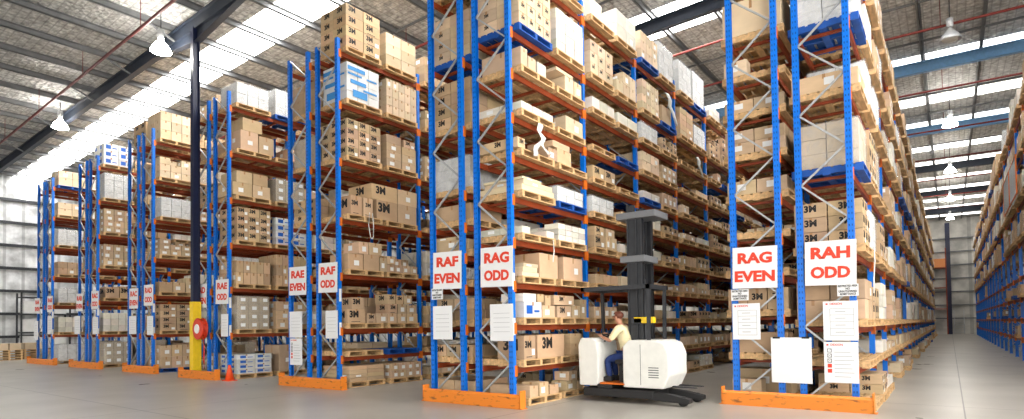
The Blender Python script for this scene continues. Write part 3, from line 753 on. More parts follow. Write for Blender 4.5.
# visible share of each carton, pallet and wrap, by casting the view's rays against their boxes
def boxes_bvh(bs):
    vs, ps = [], []
    for (x0, x1, y0, y1, z0, z1) in bs:
        n = len(vs)
        vs += [(x, y, z) for z in (z0, z1) for y in (y0, y1) for x in (x0, x1)]
        ps += [tuple(n + i for i in q) for q in ((0, 2, 3, 1), (4, 5, 7, 6), (0, 1, 5, 4), (2, 6, 7, 3), (0, 4, 6, 2), (1, 3, 7, 5))]
    return BVHTree.FromPolygons(vs, ps)
allb = [c['b'] for c in cartons] + [w['b'] for w in wraps] + [(p['x'] - PD / 2, p['x'] + PD / 2, p['y'] - PW / 2, p['y'] + PW / 2, p['z'], p['z'] + PHT) for p in pallets]
occ = []
for rk in RACKS:
    for x in (rk['x0'], rk['x1']):
        for k in range(min(4, rk['bays'])): occ.append((x - .05, x + .05, rk['y0'] + k * BAY - .045, rk['y0'] + k * BAY + .045, 0, PH))
for s, x, z, y in SIGNS: occ.append((x - .39, x + .39, y, y + .01, z - .38, z + .38))
occ.append((-5.9, -4.0, 10.4, 11.2, 0, 1.3)); occ.append((-5.4, -4.6, 10.6, 11.2, 1.3, 3.8)); occ.append((XW, 6, YF, YB, -.1, 0))
tree = boxes_bvh(allb + occ)
items = cartons + wraps + pallets
for py in range(0, 419):
    for px in range(0, 1024):
        d = F + R * ((px + .5 - 512) / FPX) - U * ((py + .5 - CYP) / FPX)
        loc, nrm, idx, dist = tree.ray_cast(EYE, d)
        if idx is not None:
            q = idx // 6
            if q < len(items): items[q]['hit'] += 1

def shelf(l): return 'floor level' if l == 0 else ORD[l - 1] + ' shelf'
def rackname(n): return 'right aisle rack' if n == 'right aisle' else n + ' rack'

# carton meshes
def carton_mesh():
    bm = bmesh.new(); bx(bm, -.5, .5, -.5, .5, 0, 1)
    return mesh('carton', bm, [CARTON], bevel=.008)
CM = carton_mesh()
def unit_quad(nm, m):
    bm = bmesh.new(); bx(bm, -.5, .5, -.5, .5, -.5, .5); return mesh(nm, bm, [m])
Q_TAPE, Q_LAB, Q_BLUE, Q_CYAN, Q_INK = unit_quad('tape', TAPE), unit_quad('label', PAPER), unit_quad('band', BLUEINK), unit_quad('band2', CYANINK), unit_quad('print', INK)
LOGO_X, LOGO_Y = textmesh('3M', .2, .045, .0015, INK, 'x'), textmesh('3M', .2, .045, .0015, INK, 'y')
LOGO_W = max(v.co.x for v in LOGO_Y.vertices) - min(v.co.x for v in LOGO_Y.vertices)
LOGO_H = max(v.co.z for v in LOGO_Y.vertices) - min(v.co.z for v in LOGO_Y.vertices)

def tint_of(st):
    b = TINT[st]; k = rng.uniform(.9, 1.06)
    return srgb(*(min(250, v * k + rng.uniform(-4, 4)) for v in b))

def decals(c):
    """list of (kind, world centre, world size) on the faces towards the aisle and the near end"""
    x0, x1, y0, y1, z0, z1 = c['b']; w, dpt, h = y1 - y0, x1 - x0, z1 - z0; st = c['st']; d = c['d']
    xf = x1 if d == 1 else x0; s = d; e = .0012
    r = random.Random(hash((round(x0, 3), round(y0, 3), round(z0, 3))) & 0xffff)
    out = []
    xm, ym, zm = (x0 + x1) / 2, (y0 + y1) / 2, (z0 + z1) / 2
    if st != 'white' and min(w, h) > .14:
        out.append(('tape', (xm, y0 - e * .5, z1 - h * .14), (.05, e, h * .28))); out.append(('tape', (xf + s * e * .5, ym, z1 - h * .12), (e, .05, h * .24)))
    if st in ('lab',) or (st in ('brown', 'tan', 'white') and r.random() < .22):
        lw, lh = min(.16, w * .42), min(.13, h * .45); oy = r.uniform(-.15, .15) * w
        out.append(('label', (xf + s * e, ym + oy, zm - h * .08), (e, lw, lh)))
        lw = min(.16, dpt * .42); out.append(('label', (xm + r.uniform(-.1, .1) * dpt, y0 - e, zm + h * .05), (lw, e, lh)))
    if st in ('3m', '3ms'):
        sz = min(h * .5, w * .36, .26) if st == '3m' else min(h * .3, .08)
        off = -.15 * w if w > .35 else 0
        if d == 1: out.append(('logo', (xf + e, ym + off, zm + h * .12), ('x', sz)))
        sz = min(h * .5, dpt * .36, .26) if st == '3m' else min(h * .3, .08)
        out.append(('logo', (xm, y0 - e, zm + h * .1), ('y', sz)))
        if st == '3m' and r.random() < .5:
            out.append(('label', (xf + s * e, ym + .3 * w, zm - h * .2), (e, min(.12, w * .25), min(.12, h * .35))))
        if st == '3m' and r.random() < .4:
            out.append(('print', (xf + s * e, ym - .05 * w, z0 + h * .1), (e, w * .5, min(.015, h * .06))))
    if st == 'bw':
        out.append(('band', (xf + s * e, ym - .2 * w, zm), (e, w * .34, h * .55))); out.append(('band', (xf + s * e, ym + .22 * w, zm - .1 * h), (e, w * .3, h * .14)))
        out.append(('band', (xm - .15 * dpt, y0 - e, zm), (dpt * .4, e, h * .5)))
    return out
QM = {'tape': Q_TAPE, 'label': Q_LAB, 'band': Q_BLUE, 'print': Q_INK}
QN = {'tape': 'tape', 'label': 'shipping_label', 'band': 'blue_band', 'print': 'printed_line', 'logo': 'printed_lettering'}

byname = {}
for c in cartons:
    c['nm'] = 'white_carton' if c['st'] in ('white', 'bw') else 'carton'
    byname.setdefault(c['nm'], []).append(c)
ADJ = {'brown': 'plain brown', 'lab': 'brown', '3m': 'lettered brown', '3ms': 'lettered tan', 'tan': 'pale tan', 'white': 'white', 'bw': 'blue printed'}
usedlab = {}
import itertools
for nm, lst in byname.items():
    lst.sort(key=lambda c: -c['hit'])
    cap = 300
    solo = [c for c in lst[:cap] if c['hit'] >= 8]; ids = set(id(c) for c in solo)
    many = [c for c in lst if id(c) not in ids]
    for c in solo:
        x0, x1, y0, y1, z0, z1 = c['b']
        o = obj(nm, CM, None, ((x0 + x1) / 2, (y0 + y1) / 2, z0), None, (x1 - x0, y1 - y0, z1 - z0))
        o.color = tint_of(c['st'])
        where = '%s, %s, %s pallet' % (shelf(c['lev']), rackname(c['rack']), ORD[c['slot']])
        if c.get('custom'): pos = ('bottom', 'second', 'upper')[c['k']] + ' layer, ' + ORD[c['j']] + ' along'
        else:
            lay = 'top' if c['k'] == c['nz'] - 1 and c['nz'] > 1 else ('bottom' if c['k'] == 0 and c['nz'] > 1 else (ORD[c['k']] if c['nz'] > 1 else 'only'))
            pos = lay + ' layer, ' + ORD[c['j']] + ' along' + (', ' + ORD[c['i']] + ' back' if c['i'] else '')
        lab = '%s carton, %s, %s' % (ADJ[c['st']], pos, where)
        c['lab'] = lab
        tag(o, lab, 'carton', 'white cartons on the rack shelves' if nm == 'white_carton' else 'brown cartons on the rack shelves')
        c['o'] = o
        if c['hit'] >= 14:
            sc = o.scale; ce = Vector(o.location)
            for kd, ctr, sz in decals(c):
                l = Vector(ctr) - ce; l = (l.x / sc.x, l.y / sc.y, l.z / sc.z)
                if kd == 'logo':
                    if c['hit'] < 30: continue
                    f_ = sz[1] / LOGO_H
                    obj(QN[kd], LOGO_X if sz[0] == 'x' else LOGO_Y, o, l, None, (f_ / sc.x, f_ / sc.y, f_ / sc.z))
                elif kd == 'tape' and c['hit'] < 60: continue
                else: obj(QN[kd], QM[kd], o, l, None, (sz[0] / sc.x, sz[1] / sc.y, sz[2] / sc.z))
    # the rest of this kind, together
    vs, fs, mi, cols = [], [], [], []
    QU = ((0, 2, 3, 1), (4, 5, 7, 6), (0, 1, 5, 4), (2, 6, 7, 3), (0, 4, 6, 2), (1, 3, 7, 5))
    def addb(b, m, col):
        n = len(vs); x0, x1, y0, y1, z0, z1 = b
        vs.extend((x, y, z) for z in (z0, z1) for y in (y0, y1) for x in (x0, x1))
        for q in QU: fs.append(tuple(n + i for i in q)); mi.append(m); cols.append(col)
    for c in many:
        addb(c['b'], 0, tint_of(c['st']))
        if c['hit'] >= 4:
            for kd, ctr, sz in decals(c):
                if kd == 'logo':
                    s_ = sz[1]; w_ = s_ * LOGO_W / LOGO_H
                    if c['hit'] < 12: continue
                    src = LOGO_X if sz[0] == 'x' else LOGO_Y; f_ = s_ / LOGO_H; n = len(vs)
                    vs.extend((v.co.x * f_ + ctr[0], v.co.y * f_ + ctr[1], v.co.z * f_ + ctr[2]) for v in src.vertices)
                    for p in src.polygons: fs.append(tuple(n + i for i in p.vertices)); mi.append(3); cols.append((0, 0, 0, 1))
                else:
                    if kd == 'tape' and c['hit'] < 15: continue
                    addb((ctr[0] - sz[0] / 2, ctr[0] + sz[0] / 2, ctr[1] - sz[1] / 2, ctr[1] + sz[1] / 2, ctr[2] - sz[2] / 2, ctr[2] + sz[2] / 2), {'tape': 4, 'label': 1, 'band': 2, 'print': 3}[kd], (1, 1, 1, 1))
    me = bpy.data.meshes.new('many_' + nm); me.from_pydata(vs, [], fs)
    for m in (CARTON_A, PAPER, BLUEINK, INK, TAPE): me.materials.append(m)
    me.polygons.foreach_set('material_index', mi)
    at = me.attributes.new('tint', 'FLOAT_COLOR', 'FACE')
    at.data.foreach_set('color', [v for cc in cols for v in cc])
    o = obj(nm, me); tag(o, 'the many small %s cartons filling the far and upper rack shelves' % ('white' if nm == 'white_carton' else 'brown'), 'carton', kind='stuff')

# pallets
def pallet_bm(part):
    bm = bmesh.new(); hx, hy = PD / 2, PW / 2
    if part in ('deck', 'all'):
        for i in range(7):
            x = -hx + i * (PD - .12) / 6; bx(bm, x, x + .12, -hy, hy, PHT - .022, PHT)
    if part in ('stringer', 'all'):
        for y in ((0,) if part == 'stringer' else (-hy + .04, 0, hy - .04)): bx(bm, -hx + .004, hx - .004, y - .04, y + .04, .02, PHT - .022)
    if part in ('bottom_board', 'all'):
        for x in ((0,) if part == 'bottom_board' else (-hx + .06, 0, hx - .06)): bx(bm, x - .06, x + .06, -hy, hy, 0, .02)
    return bm
PM = {}
for nm, m in (('pallet', WOOD), ('blue_pallet', BWOOD)):
    for p in ('all', 'deck', 'stringer', 'bottom_board'): PM[nm, p] = mesh('%s_%s' % (nm, p), pallet_bm(p), [m])
bp = {'pallet': [], 'blue_pallet': []}
for p in pallets: bp['blue_pallet' if p['blue'] else 'pallet'].append(p)
for nm, lst in bp.items():
    lst.sort(key=lambda p: -p['hit'])
    many = []
    for n, p in enumerate(lst):
        col = 'blue painted' if p['blue'] else 'timber'
        if n < 300 and p['hit'] >= 5:
            lab = '%s pallet on the %s of the %s, %s place along' % (col, shelf(p['lev']), rackname(p['rack']), ORD[p['slot']])
            if n < 60 and p['hit'] > 120:
                o = obj(nm, PM[nm, 'deck'], None, (p['x'], p['y'], p['z']))
                for y in (-PW / 2 + .04, 0, PW / 2 - .04): obj('stringer', PM[nm, 'stringer'], o, (0, y, 0))
                for x in (-PD / 2 + .06, 0, PD / 2 - .06): obj('bottom_board', PM[nm, 'bottom_board'], o, (x, 0, 0))
            else: o = obj(nm, PM[nm, 'all'], None, (p['x'], p['y'], p['z']))
            tag(o, lab, 'pallet', 'blue pallets on the racks' if p['blue'] else 'timber pallets on the racks')
        else: many.append(p)
    if many:
        src = PM[nm, 'all']; co = [tuple(v.co) for v in src.vertices]; fc = [tuple(f.vertices) for f in src.polygons]
        vs, fs = [], []
        for p in many:
            n = len(vs); vs += [(a + p['x'], b + p['y'], c + p['z']) for a, b, c in co]; fs += [tuple(n + i for i in f) for f in fc]
        me = bpy.data.meshes.new('many_' + nm); me.from_pydata(vs, [], fs); me.materials.append(WOOD if nm == 'pallet' else BWOOD)
        tag(obj(nm, me), 'the many small %s pallets of the far rack bays' % ('timber' if nm == 'pallet' else 'blue'), 'pallet', kind='stuff')

# wrapped loads
LOADM = {}
for st, c1 in (('white', srgb(232, 232, 230)), ('tan', srgb(206, 186, 158)), ('grey', srgb(196, 178, 150))):
    LOADM[st] = mat('wrapped_goods_' + st, c1, .7, noise=.15, nscale=4)
def bumpy(x, y, z, sub, amp, seed):
    r = random.Random(seed); bm = bmesh.new()
    bx(bm, -x / 2, x / 2, -y / 2, y / 2, 0, z)
    bmesh.ops.subdivide_edges(bm, edges=list(bm.edges), cuts=sub, use_grid_fill=True)
    for v in bm.verts:
        n = Vector((v.co.x / x, v.co.y / y, v.co.z / z - .5))
        e = sum(1 for q in (abs(n.x), abs(n.y), n.z) if q > .48)
        k = r.uniform(-amp, amp) - (.018 if e >= 2 else 0)
        if v.co.z > .001: v.co += Vector((n.x, n.y, max(0, n.z) * .6)) * k * 1.6
        else: v.co += Vector((n.x, n.y, 0)) * k
    return bm
wraps.sort(key=lambda w: -w['hit'])
manyw = []
wfar = bmesh.new(); nwf = 0
for n, w in enumerate(wraps):
    x0, x1, y0, y1, z0, z1 = w['b']; sx, sy, sz = x1 - x0, y1 - y0, z1 - z0
    if n < 300 and w['hit'] >= 5:
        kindw = {'white': 'white', 'tan': 'tan', 'grey': 'grey brown', 'print': 'blue printed'}[w['st']]
        t = thing('wrapped_load', '%s shrink wrapped load, %s of the %s, %s pallet' % (kindw, shelf(w['lev']), rackname(w['rack']), ORD[w['slot']]), 'wrapped load', ((x0 + x1) / 2, (y0 + y1) / 2, z0), 0, 'shrink wrapped pallet loads')
        gm = LOADM['white' if w['st'] == 'print' else w['st']]
        nz, nyy = max(2, round(sz / .28)), 3
        def goods(b):
            for k in range(nz):
                for j in range(nyy):
                    for i in range(2):
                        a = .006 + .004 * ((i + j + k) % 2)
                        bx(b, -sx / 2 + .02 + i * (sx - .04) / 2 + a, -sx / 2 + .02 + (i + 1) * (sx - .04) / 2 - a, -sy / 2 + .02 + j * (sy - .04) / nyy + a, -sy / 2 + .02 + (j + 1) * (sy - .04) / nyy - a, k * (sz - .03) / nz + .004, (k + 1) * (sz - .03) / nz - .004)
        mk('goods_block', goods, gm, t)
        if w['hit'] >= 20 and w['st'] != 'print':
            mk('stretch_film', lambda b: None, FILM, t) if False else obj('stretch_film', mesh('stretch_film', bumpy(sx, sy, sz, 5, .014, n), [FILM], smooth=True), t)
        if w['st'] == 'print':
            def pr(b):
                for yy, zz, a, c in ((-.2, .78, .5, .1), (-.25, .66, .4, .05), (.25, .66, .3, .04), (-.15, .45, .45, .1), (.2, .33, .4, .05), (-.1, .12, .42, .18)):
                    bx(b, sx / 2 - .018, sx / 2 - .010, yy * sy - a * sy / 2 + .0, yy * sy + a * sy / 2, zz * sz, zz * sz + c * sz)
                    bx(b, yy * sx - a * sx / 2, yy * sx + a * sx / 2, -sy / 2 + .010, -sy / 2 + .018, zz * sz, zz * sz + c * sz)
            mk('blue_print', pr, CYANINK, t)
        elif w['st'] == 'grey':
            def lb(b):
                for k in range(nz):
                    for j in range(nyy):
                        bx(b, sx / 2 + .012, sx / 2 + .016, -sy / 2 + (j + .3) * sy / nyy, -sy / 2 + (j + .7) * sy / nyy, (k + .3) * sz / nz, (k + .7) * sz / nz)
            mk('shipping_label', lb, PAPER, t)
    else:
        bx(wfar, x0 + .03, x1 - .03, y0 + .03, y1 - .03, z0, z1); nwf += 1
if nwf:
    tag(obj('wrapped_load', mesh('wrapped_far', wfar, [LOADM['white']])), 'the wrapped loads hidden deep in the racks', 'wrapped load', kind='stuff')
else: wfar.free()

# loose film, straps
def strap_loop(nm, label, pts, m, cat, r=.012):
    o = mk(nm, lambda b: tube(b, pts, r, 6), m); tag(o, label, cat); return o

def place_strap(a, b, nm, label):
    xplane = a.x; w = .09
    pts = [(xplane, a.y - w / 2, a.z), (xplane + .01, a.y - w, (a.z + b.z) / 2), (xplane, b.y - w / 2, b.z + .05), (xplane, b.y, b.z), (xplane, b.y + w / 2, b.z + .06), (xplane + .015, a.y + w * .8, (a.z + b.z) / 2), (xplane, a.y + w / 2, a.z)]
    strap_loop(nm, label, pts, STRAP, 'strap', .012)
def film_scrap(nm, label, pts, w, more=()):
    def f(b):
      r = random.Random(len(label))
      for strand in (pts,) + tuple(more):
        prev = None
        for i, p in enumerate(strand):
            p = Vector(p); ww = w * (1 - .5 * i / len(pts)) * r.uniform(.6, 1.2)
            a = [b.verts.new(p + Vector((r.uniform(-.02, .02), -ww / 2, r.uniform(-.03, .03)))), b.verts.new(p + Vector((r.uniform(.02, .05), 0, 0))), b.verts.new(p + Vector((r.uniform(-.02, .02), ww / 2, r.uniform(-.03, .03))))]
            if prev:
                for k in range(2): b.faces.new((prev[k], prev[k + 1], a[k + 1], a[k]))
            prev = a
    o = mk(nm, f, STRAP, smooth=True)
    sm = o.modifiers.new('thick', 'SOLIDIFY'); sm.thickness = .006
    tag(o, label, 'film', 'torn white film hanging in the racks')
place_strap(Vector((-12.100, 10.067, 4.520)), Vector((-12.100, 10.093, 3.838)), 'cargo_strap', 'white strap loop hanging from a pallet of the RAF ODD rack')
xs_ = -6.36
q = Vector((-6.360, 9.551, 5.397)); e_ = Vector((-6.360, 9.679, 4.890))
p0 = Vector((-6.360, 9.435, 5.011))
film_scrap('torn_film', 'torn white film hanging over small boxes high on the RAG ODD rack', [(xs_ , q.y, q.z + .06), (xs_ - .03, q.y - .04, q.z - .08), (xs_ + .02, q.y + .06, q.z - .2), (xs_ + .02, q.y - .05, q.z - .32), (xs_ + .03, q.y + .02, e_.z + .1), (xs_ + .03, q.y + .22, e_.z + .02)], .2,
    [[(xs_ + .04, p0.y - .14, p0.z - .24), (xs_ + .03, p0.y - .16, p0.z - .12), (xs_ + .02, p0.y - .06, p0.z - .02), (xs_ + .03, p0.y + .04, p0.z + .08), (xs_ + .02, p0.y + .14, p0.z + .14)]])
for (a, b_, lab) in ((Vector((-6.360, 18.538, 6.836)), Vector((-6.360, 18.972, 6.243)), 'torn white film drooping far along the RAG ODD rack'), (Vector((-6.360, 16.120, 8.122)), Vector((-6.360, 16.770, 7.366)), 'long white film ribbon high and far along the RAG ODD rack')):
    p0, p1 = a, b_
    film_scrap('torn_film', lab, [p0.lerp(p1, i / 5) + Vector((.02 * (i % 2), .05 * math.sin(i * 2), 0)) for i in range(6)], .26)
p0 = Vector((-6.360, 9.923, 3.221)); p1 = Vector((-6.360, 9.910, 2.776))
strap_loop('cargo_strap', 'thin white strap hanging before a large box on the RAG ODD rack', [p0, p0.lerp(p1, .5) + Vector((.02, .01, 0)), p1], STRAP, 'strap', .012)
p0 = Vector((-1.100, 12.788, 2.879)); p1 = Vector((-1.100, 12.542, 2.010))
strap_loop('cargo_strap', 'thin white strap hanging at the near corner of the RAH ODD rack', [p0, p0.lerp(p1, .3) + Vector((.01, .04, 0)), p0.lerp(p1, .7) + Vector((0, -.03, 0)), p1], STRAP, 'strap', .011)

# ------------------------------------------------------------------ forklift (reach truck, heading towards -X)
FX, FY = -4.98, 10.72
t = thing('reach_truck', 'white and grey reach truck with raised mast driven across the rack ends', 'forklift', (FX, FY, 0))
def rounded(b, x0, x1, y0, y1, z0, z1): bx(b, x0, x1, y0, y1, z0, z1)
mk('chassis', lambda b: (bx(b, -.92, .55, -.48, .48, .1, .26), bx(b, -.62, -.3, -.47, .47, .26, .34)), BLACKP, t, bevel=.02)
mk('step_plate', lambda b: bx(b, -.56, -.02, -.46, .1, .34, .37), ORANGE, t, bevel=.006)
mk('battery_housing', lambda b: prism(b, [(-.06, .3), (.74, .3), (.86, .55), (.86, .95), (.78, 1.14), (.62, 1.2), (.06, 1.2), (-.06, 1.08)], -.46, .46), WHITEP, t, bevel=.03)
mk('housing_seam', lambda b: (bx(b, .30, .308, -.463, -.46, .36, 1.12), [bx(b, .46, .66, -.463, -.46, .5 + i * .045, .515 + i * .045) for i in range(5)]), STEELD, t)
mk('console_housing', lambda b: prism(b, [(-1.02, .3), (-.6, .3), (-.58, .9), (-.62, 1.16), (-.72, 1.24), (-.98, 1.24), (-1.04, 1.1)], -.46, .40), WHITEP, t, bevel=.03)
mk('steering_wheel', lambda b: (tube(b, [(-.52 + .13 * math.cos(a), -.12 + .13 * math.sin(a), 1.3 + .05 * math.cos(a)) for a in (2 * PI * k / 20 for k in range(20))], .014, 6, True), tube(b, [(-.62, -.12, 1.16), (-.52, -.12, 1.3)], .02, 6)), BLACKP, t)
mk('seat', lambda b: (bx(b, -.34, .02, -.24, .24, .72, .82), bx(b, -.06, .04, -.24, .24, .82, 1.18), bx(b, -.28, -.06, -.2, .2, .34, .72)), BLACKP, t, bevel=.025)
for y in (-.36, .36):
    mk('support_leg', lambda b: prism(b, [(.5, .08), (1.22, .06), (1.22, .14), (.9, .2), (.5, .24)], y - .09, y + .09), BLACKP, t, bevel=.012)
for x, y, r in ((-.55, .2, .16), (1.08, -.36, .09), (1.08, .36, .09)):
    mk('wheel', lambda b: lathe(b, [(r * .4, -.05), (r * .9, -.05), (r, -.035), (r, .035), (r * .9, .05), (r * .4, .05)], 20, 'y', (x, y, r)), BLACKP, t)
m_ = obj('mast', None, t)
for y in (-.02, .44):
    mk('outer_rail', lambda b: (bx(b, .06, .2, y - .015, y + .015, .26, 3.72), bx(b, .06, .09, y - .05, y + .05, .26, 3.72), bx(b, .17, .2, y - .05, y + .05, .26, 3.72)), STEELD, m_)
    mk('inner_rail', lambda b: (bx(b, -.12, .04, y - .012, y + .012, .5, 3.86), bx(b, -.12, -.09, y - .04, y + .04, .5, 3.86)), STEELD, m_)
mk('lift_cylinder', lambda b: (tube(b, [(.1, .21, .3), (.1, .21, 2.4)], .045, 12), tube(b, [(.1, .21, 2.4), (.1, .21, 3.7)], .028, 12)), STEELD, m_)
for s in (-.06, .06): mk('lift_chain', lambda b: tube(b, [(.0, .21 + s, .5), (.0, .21 + s, 3.75)], .012, 5), BLACKP, m_)
for z, x0, x1 in ((3.58, -.32, .5), (2.72, -.25, .28), (1.5, -.05, .2)):
    mk('cross_member', lambda b: bx(b, x0, x1, -.12, .54, z, z + .13), MASTG if z > 2 else STEELD, m_, bevel=.015)
mk('fork_carriage', lambda b: (bx(b, .22, .27, -.1, .52, .3, .42), bx(b, .22, .27, -.1, .52, .62, .72), [bx(b, .22, .27, yy, yy + .05, .3, .72) for yy in (-.1, .185, .47)]), STEELD, t)
for y in (.02, .38):
    mk('fork', lambda b: prism(b, [(.27, .3), (.27, .7), (.31, .7), (.31, .34), (1.18, .31), (1.2, .295), (.3, .295)], y - .05, y + .05), STEELD, t)
g_ = obj('overhead_guard', None, t)
mk('guard_roof', lambda b: ([bx(b, -.92 + i * .19, -.92 + i * .19 + .05, -.42, .42, 2.2, 2.23) for i in range(8)], bx(b, -.95, .5, -.46, -.40, 2.17, 2.25), bx(b, -.95, .5, .40, .46, 2.17, 2.25), bx(b, -.95, -.88, -.46, .46, 2.17, 2.25), bx(b, .43, .5, -.46, .46, 2.17, 2.25)), STEELD, g_)
for x, y in ((-.92, .38), (.46, -.38), (.46, .38)):
    mk('guard_post', lambda b: bar(b, (x * .97, y, 1.1), (x, y, 2.2), .06, .06, Vector((0, 1, 0))), STEELD, g_)
o = mk('display_box', lambda b: bx(b, .02, .44, -.12, -.02, 1.52, 1.64), YELLOW, t, bevel=.01); o['label'] = 'yellow box on the mast'

# driver
def skin_mesh(nm, verts, edges, m, sub=2, fn=None):
    me = bpy.data.meshes.new('tmp'); me.from_pydata([v[:3] for v in verts], edges, [])
    o = bpy.data.objects.new('tmp', me); C.objects.link(o)
    mod = o.modifiers.new('s', 'SKIN')
    for i, v in enumerate(verts):
        sv = me.skin_vertices[0].data[i]; r = v[3]; sv.radius = (r, r) if not isinstance(r, tuple) else r
        sv.use_root = i == 0
    mod.use_smooth_shade = True
    s = o.modifiers.new('d', 'SUBSURF'); s.levels = sub; s.render_levels = sub
    dg = bpy.context.evaluated_depsgraph_get()
    out = bpy.data.meshes.new_from_object(o.evaluated_get(dg)); out.name = nm
    bpy.data.objects.remove(o); out.materials.clear()
    for mm in (m if isinstance(m, list) else [m]): out.materials.append(mm)
    for p in out.polygons: p.use_smooth = True
    return out
# joints, local to the truck origin; the driver half sits on the seat, faces -X, leans to the wheel
J = {'pel': (-.16, 0, .90, .125), 'wai': (-.17, 0, 1.06, .115), 'che': (-.22, 0, 1.26, .135), 'shc': (-.27, 0, 1.42, .09), 'nek': (-.30, 0, 1.49, .052), 'hd0': (-.33, 0, 1.55, .06), 'hd1': (-.36, 0, 1.63, .088), 'hd2': (-.355, 0, 1.70, .07),
     'sR': (-.26, -.19, 1.395, .066), 'eR': (-.40, -.27, 1.17, .045), 'wR': (-.60, -.17, 1.24, .031), 'pR': (-.665, -.14, 1.275, .034),
     'sL': (-.26, .19, 1.395, .066), 'eL': (-.38, .26, 1.16, .045), 'wL': (-.56, .08, 1.25, .031), 'pL': (-.61, .02, 1.30, .034),
     'hR': (-.17, -.1, .86, .09), 'kR': (-.53, -.14, .80, .06), 'aR': (-.47, -.14, .44, .04), 'fR': (-.60, -.14, .40, .036),
     'hL': (-.17, .1, .86, .09), 'kL': (-.53, .13, .80, .06), 'aL': (-.47, .13, .44, .04), 'fL': (-.60, .13, .40, .036)}
def chain(names_edges, extra=None, scale=1.0, addr=0.0):
    nm = []; 
    for a, b in names_edges:
        for q in (a, b):
            if q not in nm: nm.append(q)
    if 'pel' in nm: nm.remove('pel'); nm.insert(0, 'pel')
    vs = [J[q][:3] + (J[q][3] * scale + addr,) for q in nm]
    return vs, [(nm.index(a), nm.index(b)) for a, b in names_edges]
E0 = [('pel', 'wai'), ('wai', 'che'), ('che', 'shc'), ('shc', 'nek'), ('nek', 'hd0'), ('hd0', 'hd1'), ('hd1', 'hd2')]
for s in 'RL':
    E0 += [('shc', 's' + s), ('s' + s, 'e' + s), ('e' + s, 'w' + s), ('w' + s, 'p' + s), ('pel', 'h' + s), ('h' + s, 'k' + s), ('k' + s, 'a' + s), ('a' + s, 'f' + s)]
# fingers and thumbs
for s, sg in (('R', -1), ('L', 1)):
    p = Vector(J['p' + s][:3]); w = Vector(J['w' + s][:3]); d = (p - w).normalized(); side = d.cross(Vector((0, 0, 1))).normalized(); up = side.cross(d)
    for k in range(4):
        L = (.034, .04, .037, .028)[k]; o_ = side * (k - 1.5) * .017
        a = p + d * .02 + o_; b2 = a + d * L + up * -.008; c2 = b2 + d * L * .5 - up * L * .7
        for q, pt in (('a', a), ('b', b2), ('c', c2)): J['%s%s%d' % (q, 'f' + s, k)] = (pt.x, pt.y, pt.z, .0095 if q == 'a' else .0085)
        E0 += [('p' + s, 'af%s%d' % (s, k)), ('af%s%d' % (s, k), 'bf%s%d' % (s, k)), ('bf%s%d' % (s, k), 'cf%s%d' % (s, k))]
    a = w.lerp(p, .75) + side * sg * -.03; b2 = a + side * sg * -.016 + d * .03 - up * .012
    J['ta' + s] = (a.x, a.y, a.z, .011); J['tb' + s] = (b2.x, b2.y, b2.z, .009)
    E0 += [('p' + s, 'ta' + s), ('ta' + s, 'tb' + s)]
pz = thing('person', 'driver in a cream shirt and navy trousers steering the reach truck', 'person', (FX, FY - .05, .012))
v, e = chain(E0); bodym = skin_mesh('body', v, e, SKIN, 2)
bmh = bmesh.new(); bmh.from_mesh(bodym)
hc = Vector((-.36, 0, 1.635))
def blob(b, c, r, n=10):
    lathe(b, [(max(.0002, r[0] * math.sin(PI * i / n)), -r[2] * math.cos(PI * i / n)) for i in range(n + 1)], 14, 'z', (0, 0, 0))
    vv = list(b.verts)[-14 * (n + 1):]
    for q in vv: q.co = Vector((q.co.x, q.co.y * r[1] / r[0], q.co.z)) + Vector(c)
for y in (-.088, .088): blob(bmh, (-.345, y, 1.63), (.022, .01, .032))
blob(bmh, (-.45, 0, 1.625), (.02, .013, .024))
body = obj('body', mesh('body', bmh, [SKIN], smooth=True), pz)
def eyes(b):
    for y in (-.033, .033): blob(b, (-.437, y, 1.655), (.012, .013, .009))
mk('eye', eyes, INK, pz); mk('mouth', lambda b: blob(b, (-.436, 0, 1.585), (.012, .026, .007)), HAIR, pz)
def hair(b):
    blob(b, (-.335, 0, 1.675), (.105, .1, .085), 12)
    dele = [q for q in b.verts if q.co.x < -.40 and q.co.z < 1.695]
    bmesh.ops.delete(b, geom=dele, context='VERTS')
mk('hair', hair, HAIR, pz, smooth=True)
ES = [('wai', 'che'), ('che', 'shc')]
v, e = chain([('pel', 'wai'), ('wai', 'che'), ('che', 'shc'), ('shc', 'sR'), ('sR', 'eR'), ('shc', 'sL'), ('sL', 'eL')], addr=.016)
obj('shirt', skin_mesh('shirt', v, e, SHIRT), pz)
v, e = chain([('pel', 'hR'), ('hR', 'kR'), ('kR', 'aR'), ('pel', 'hL'), ('hL', 'kL'), ('kL', 'aL')], addr=.018)
obj('trousers', skin_mesh('trousers', v, e, TROUS), pz)
for s in 'RL':
    x, y, z, r = J['f' + s]; mk('shoe', lambda b: prism(b, [(-.74, .362), (-.42, .362), (-.42, .46), (-.52, .48), (-.62, .44), (-.72, .42), (-.75, .39)], y - .05, y + .05), BLACKP, pz, bevel=.015)

